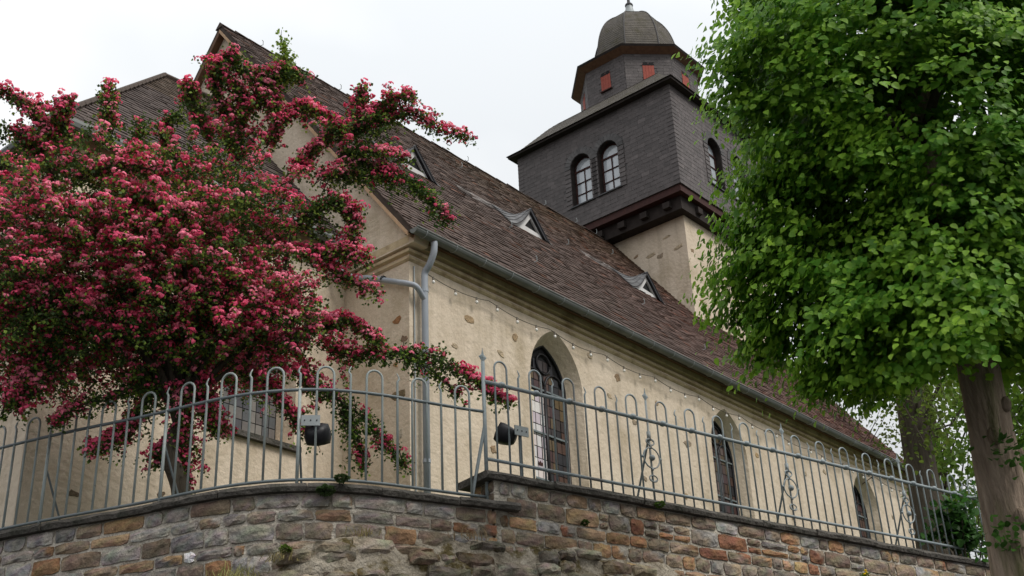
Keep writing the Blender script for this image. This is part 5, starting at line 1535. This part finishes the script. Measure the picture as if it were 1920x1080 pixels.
# ---- trees behind the fence at right ----
def loose_tree(name, label, base, hgt, trunk_r, blobs_, nleaf, size, col_a, col_b, seed, lean=(0, 0), group="trees behind the church"):
    t = thing(name, label, "tree", group=group)
    r = np.random.default_rng(seed)
    b = np.array(base, float); top = b + np.array([lean[0], lean[1], hgt])
    mb_ = MB(); limb(mb_, [b, b * 0.5 + top * 0.5 + np.array([0.05, 0.05, 0]), top], trunk_r, trunk_r * 0.45, 9); mb_.build("trunk", 'bark2', t, True)
    ps = []; br = MB()
    for (c, rd) in blobs_:
        c = np.array(c, float)
        n = int(nleaf * rd ** 2.2)
        k = max(4, int(n / 28))
        cl = c + rand_unit(k, r) * (r.uniform(0.1, 1, k) ** 0.5)[:, None] * rd
        for q in cl[::3]: 
            s0_ = b + (top - b) * r.uniform(0.35, 0.95)
            br.tube([s0_, s0_ * 0.5 + q * 0.5 + r.normal(0, 0.12, 3), q], [0.022, 0.014, 0.005], 4, cap=False)
        ps.append(np.repeat(cl, 28, axis=0) + r.normal(0, 0.16, (k * 28, 3)))
    br.build("branches", 'bark2', t, kind="stuff")
    p = np.concatenate(ps); n = len(p)
    k = r.random((n, 1))
    col = (np.array(col_a) * k + np.array(col_b) * (1 - k)) * r.uniform(0.75, 1.25, (n, 1))
    V, F, T = leaf_field(p, r.normal(0, 1, (n, 3)) + np.array([0, 0, -0.5]), r.normal(0, 0.5, (n, 3)) + np.array([0, 0, 1]), r.uniform(size * 0.7, size * 1.3, n), col)
    big_mesh("crown", V, F, 'leaf', t, T, kind="stuff")
    return t
b1 = at(1742, 1000, 19.0)
loose_tree("yard_tree", "dark ivy-grown trunk rising behind the straight fence beside the nave corner", (b1[0], b1[1], YARD), 7.2, 0.27,
           [(at(1690, 720, 19.2), 0.7), (at(1760, 640, 19.5), 1.0), (at(1720, 820, 18.8), 0.45), (at(1640, 620, 19.5), 0.9), (at(1750, 760, 18.6), 0.6)], 900, 0.055, (0.16, 0.22, 0.035), (0.10, 0.15, 0.03), 3, (-0.3, -0.4))
def bgtree(u, D, label, bl, seed, ca, cb, name="yard_tree", nl=520, size=0.085, r=0.16):
    g_ = at(u, 1050, D)
    loose_tree(name, label, (g_[0], g_[1], YARD), 6.0, r, [(at(*q[:3]), q[3]) for q in bl], nl, size, ca, cb, seed)
bgtree(1905, 22, "light green tree showing behind the linden trunk at the right edge", [(1905, 800, 22, 1.2), (1910, 690, 22, 1.1), (1895, 900, 21.5, 1.0), (1950, 850, 22, 1.3), (1900, 980, 21.5, .7), (1960, 720, 22, 1.3)], 31, (0.20, 0.32, 0.05), (0.10, 0.20, 0.03))
bgtree(1800, 24, "bright green tree between the ivy-grown trunk and the linden trunk", [(1790, 900, 23, .9), (1780, 800, 24, 1.0), (1800, 700, 24, 1.1), (1760, 860, 23.5, .6), (1830, 960, 23, .9), (1790, 970, 23, .5)], 32, (0.22, 0.34, 0.055), (0.10, 0.19, 0.03))
bgtree(1560, 30, "thin leaved tree glimpsed beyond the end of the nave roof", [(1540, 700, 30, .9), (1620, 740, 30, 1.0), (1660, 780, 29, .7), (1590, 660, 30, 1.0), (1690, 830, 28, .5)], 33, (0.13, 0.16, 0.04), (0.09, 0.11, 0.03), nl=300, size=0.06, r=0.12)
# shrub on the wall head by the linden trunk
shr = thing("shrub", "dark green leafy shrub on the wall top left of the linden trunk", "shrub")
r = np.random.default_rng(71)
n = 620
p = np.concatenate([at(u, v, 17.6) + r.normal(0, s, (k, 3)) for u, v, s, k in ((1790, 990, .12, 200), (1765, 960, .08, 60), (1810, 1005, .12, 200), (1745, 1005, .06, 40), (1800, 945, .10, 60))])
n = len(p)
V, F, T = leaf_field(p, r.normal(0, 1, (n, 3)) + np.array([0, -0.3, -0.3]), r.normal(0, 0.4, (n, 3)) + np.array([-0.3, -0.5, 1]), r.uniform(0.06, 0.11, n), np.array([[0.035, 0.10, 0.018]]) * r.uniform(0.6, 1.7, (n, 1)))
big_mesh("foliage", V, F, 'leaf', shr, T, kind="stuff")
st = MB()
gb = at(1795, 1010, 17.6); gb[2] = YARD
for k in range(7): st.tube([gb + np.array([0.04 * k, 0.0, 0]), p[k * 80]], 0.01, 4, cap=False)
st.build("stems", 'bark2', shr)

# ---- plants on the walls ----
def tuft(path, s, off, z, n, h, col, seed, name, label, cat, spread=0.06):
    r = np.random.default_rng(seed)
    vs = []; fs = []; tn = []
    c0 = path.pt(s, off, z)
    for i in range(n):
        q = c0 + np.array([*r.normal(0, spread, 2), 0]); d = r.normal(0, 0.35, 3); d[2] = 1; d /= np.linalg.norm(d)
        L_ = h * r.uniform(0.5, 1.1); sd_ = np.cross(d, r.normal(0, 1, 3)); sd_ /= np.linalg.norm(sd_); sd_ *= 0.004
        e = q + d * L_ + np.array([r.normal(0, 0.25) * L_, r.normal(0, 0.25) * L_, -0.18 * L_])
        m_ = q + d * L_ * 0.55
        b = len(vs); vs += [q - sd_, q + sd_, m_ + sd_ * 0.8, m_ - sd_ * 0.8, e]; fs += [(b, b + 1, b + 2, b + 3), (b + 3, b + 2, b + 4)]
        tn += [tuple(np.array(col) * r.uniform(0.6, 1.4))] * 5
    o = obj(name, vs, fs, 'grass', None, False, tn)
    o["label"] = label; o["category"] = cat; o["kind"] = "stuff"
    return o
DRY = (0.30, 0.25, 0.11); GRN = (0.10, 0.17, 0.035)
tuft(LP, LP.len - 2.28, 0.20, rub_top(s_j - 2.28) - 0.02, 120, 0.20, (0.28, 0.27, 0.10), 1, "grass_tuft", "tallest straw-green grass tuft on the rubble ledge below the arched fence", "grass tuft", 0.10)
tuft(BP, s_j - 1.95, 0.20, rub_top(s_j - 1.95) - 0.03, 60, 0.13, DRY, 2, "grass_tuft", "dry grass tuft on the rubble ledge right of the tallest tuft", "grass tuft", 0.08)
tuft(BP, s_j - 1.30, 0.20, rub_top(s_j - 1.3) - 0.03, 40, 0.12, DRY, 3, "grass_tuft", "sparse dry grass tuft on the ledge below the curved wall's middle", "grass tuft", 0.06)
tuft(BP, s_j - 0.30, 0.20, rub_top(s_j - .25) - 0.03, 70, 0.12, (0.26, 0.19, 0.11), 4, "grass_tuft", "brownish dry tuft on the ledge below the fence corner post", "grass tuft", 0.10)
def cushion(path, s, off, z, r_, n, col, seed, label, name="cushion_plant"):
    r = np.random.default_rng(seed)
    c = path.pt(s, off, z)
    d = rand_unit(n, r) * np.array([1, 1, 0.45]); p = c + d * r_ * r.uniform(0.6, 1, (n, 1))
    V, F, T = leaf_field(p, d + r.normal(0, 0.3, (n, 3)), d + np.array([0, 0, 1.0]), r.uniform(0.016, 0.03, n), np.array([col]) * r.uniform(0.6, 1.5, (n, 1)))
    o = big_mesh(name, V, F, 'hleaf', None, T)
    o["label"] = label; o["category"] = "plant"
cushion(LP, LP.len - 1.62, 0.19, -5.31, 0.075, 320, (0.06, 0.10, 0.035), 5, "larger green cushion plant growing in the curved wall below its coping gap")
cushion(LP, LP.len - 1.50, 0.21, -5.20, 0.06, 220, (0.07, 0.115, 0.04), 6, "smaller green cushion plant in the gap between coping slabs")
cushion(RP, 1.05, 0.16, -5.30, 0.035, 90, (0.06, 0.10, 0.02), 8, "tiny green weed in a joint of the straight wall under the first window")
cushion(RP, 2.05, 0.20, -4.98, 0.045, 110, (0.07, 0.13, 0.02), 9, "small green weed under the straight wall's coping by the second post")
cushion(BP, s_j - 1.9, 0.24, rub_top(s_j - 1.9) + 0.02, 0.05, 130, (0.11, 0.17, 0.03), 10, "small light green weed on the rubble ledge")
yf = thing("yellow_flower", "small yellow flowering weed on the straight wall below the far window", "plant")
r = np.random.default_rng(91)
c0 = RP.pt(5.25, 0.17, -5.36)
n = 60; p = c0 + r.normal(0, 1, (n, 3)) * np.array([0.06, 0.03, 0.03]) + np.array([0, 0, -0.03])
V, F, T = leaf_field(p, r.normal(0, 1, (n, 3)), r.normal(0, 0.4, (n, 3)) + np.array([0, -0.5, 1]), r.uniform(0.02, 0.04, n), np.array([[0.10, 0.18, 0.03]]) * r.uniform(0.7, 1.4, (n, 1)))
big_mesh("foliage", V, F, 'hleaf', yf, T, kind="stuff")
for k in range(5):
    fb = MB(); sphere(fb, c0 + np.array([r.uniform(-0.08, 0.08), -0.03, r.uniform(0.0, 0.06)]), 0.018, 8, 5, (1, 1, 0.6), (0.85, 0.62, 0.02)); fb.build("flower_head", 'flower', yf, True)
print("done objects", len(bpy.data.objects))
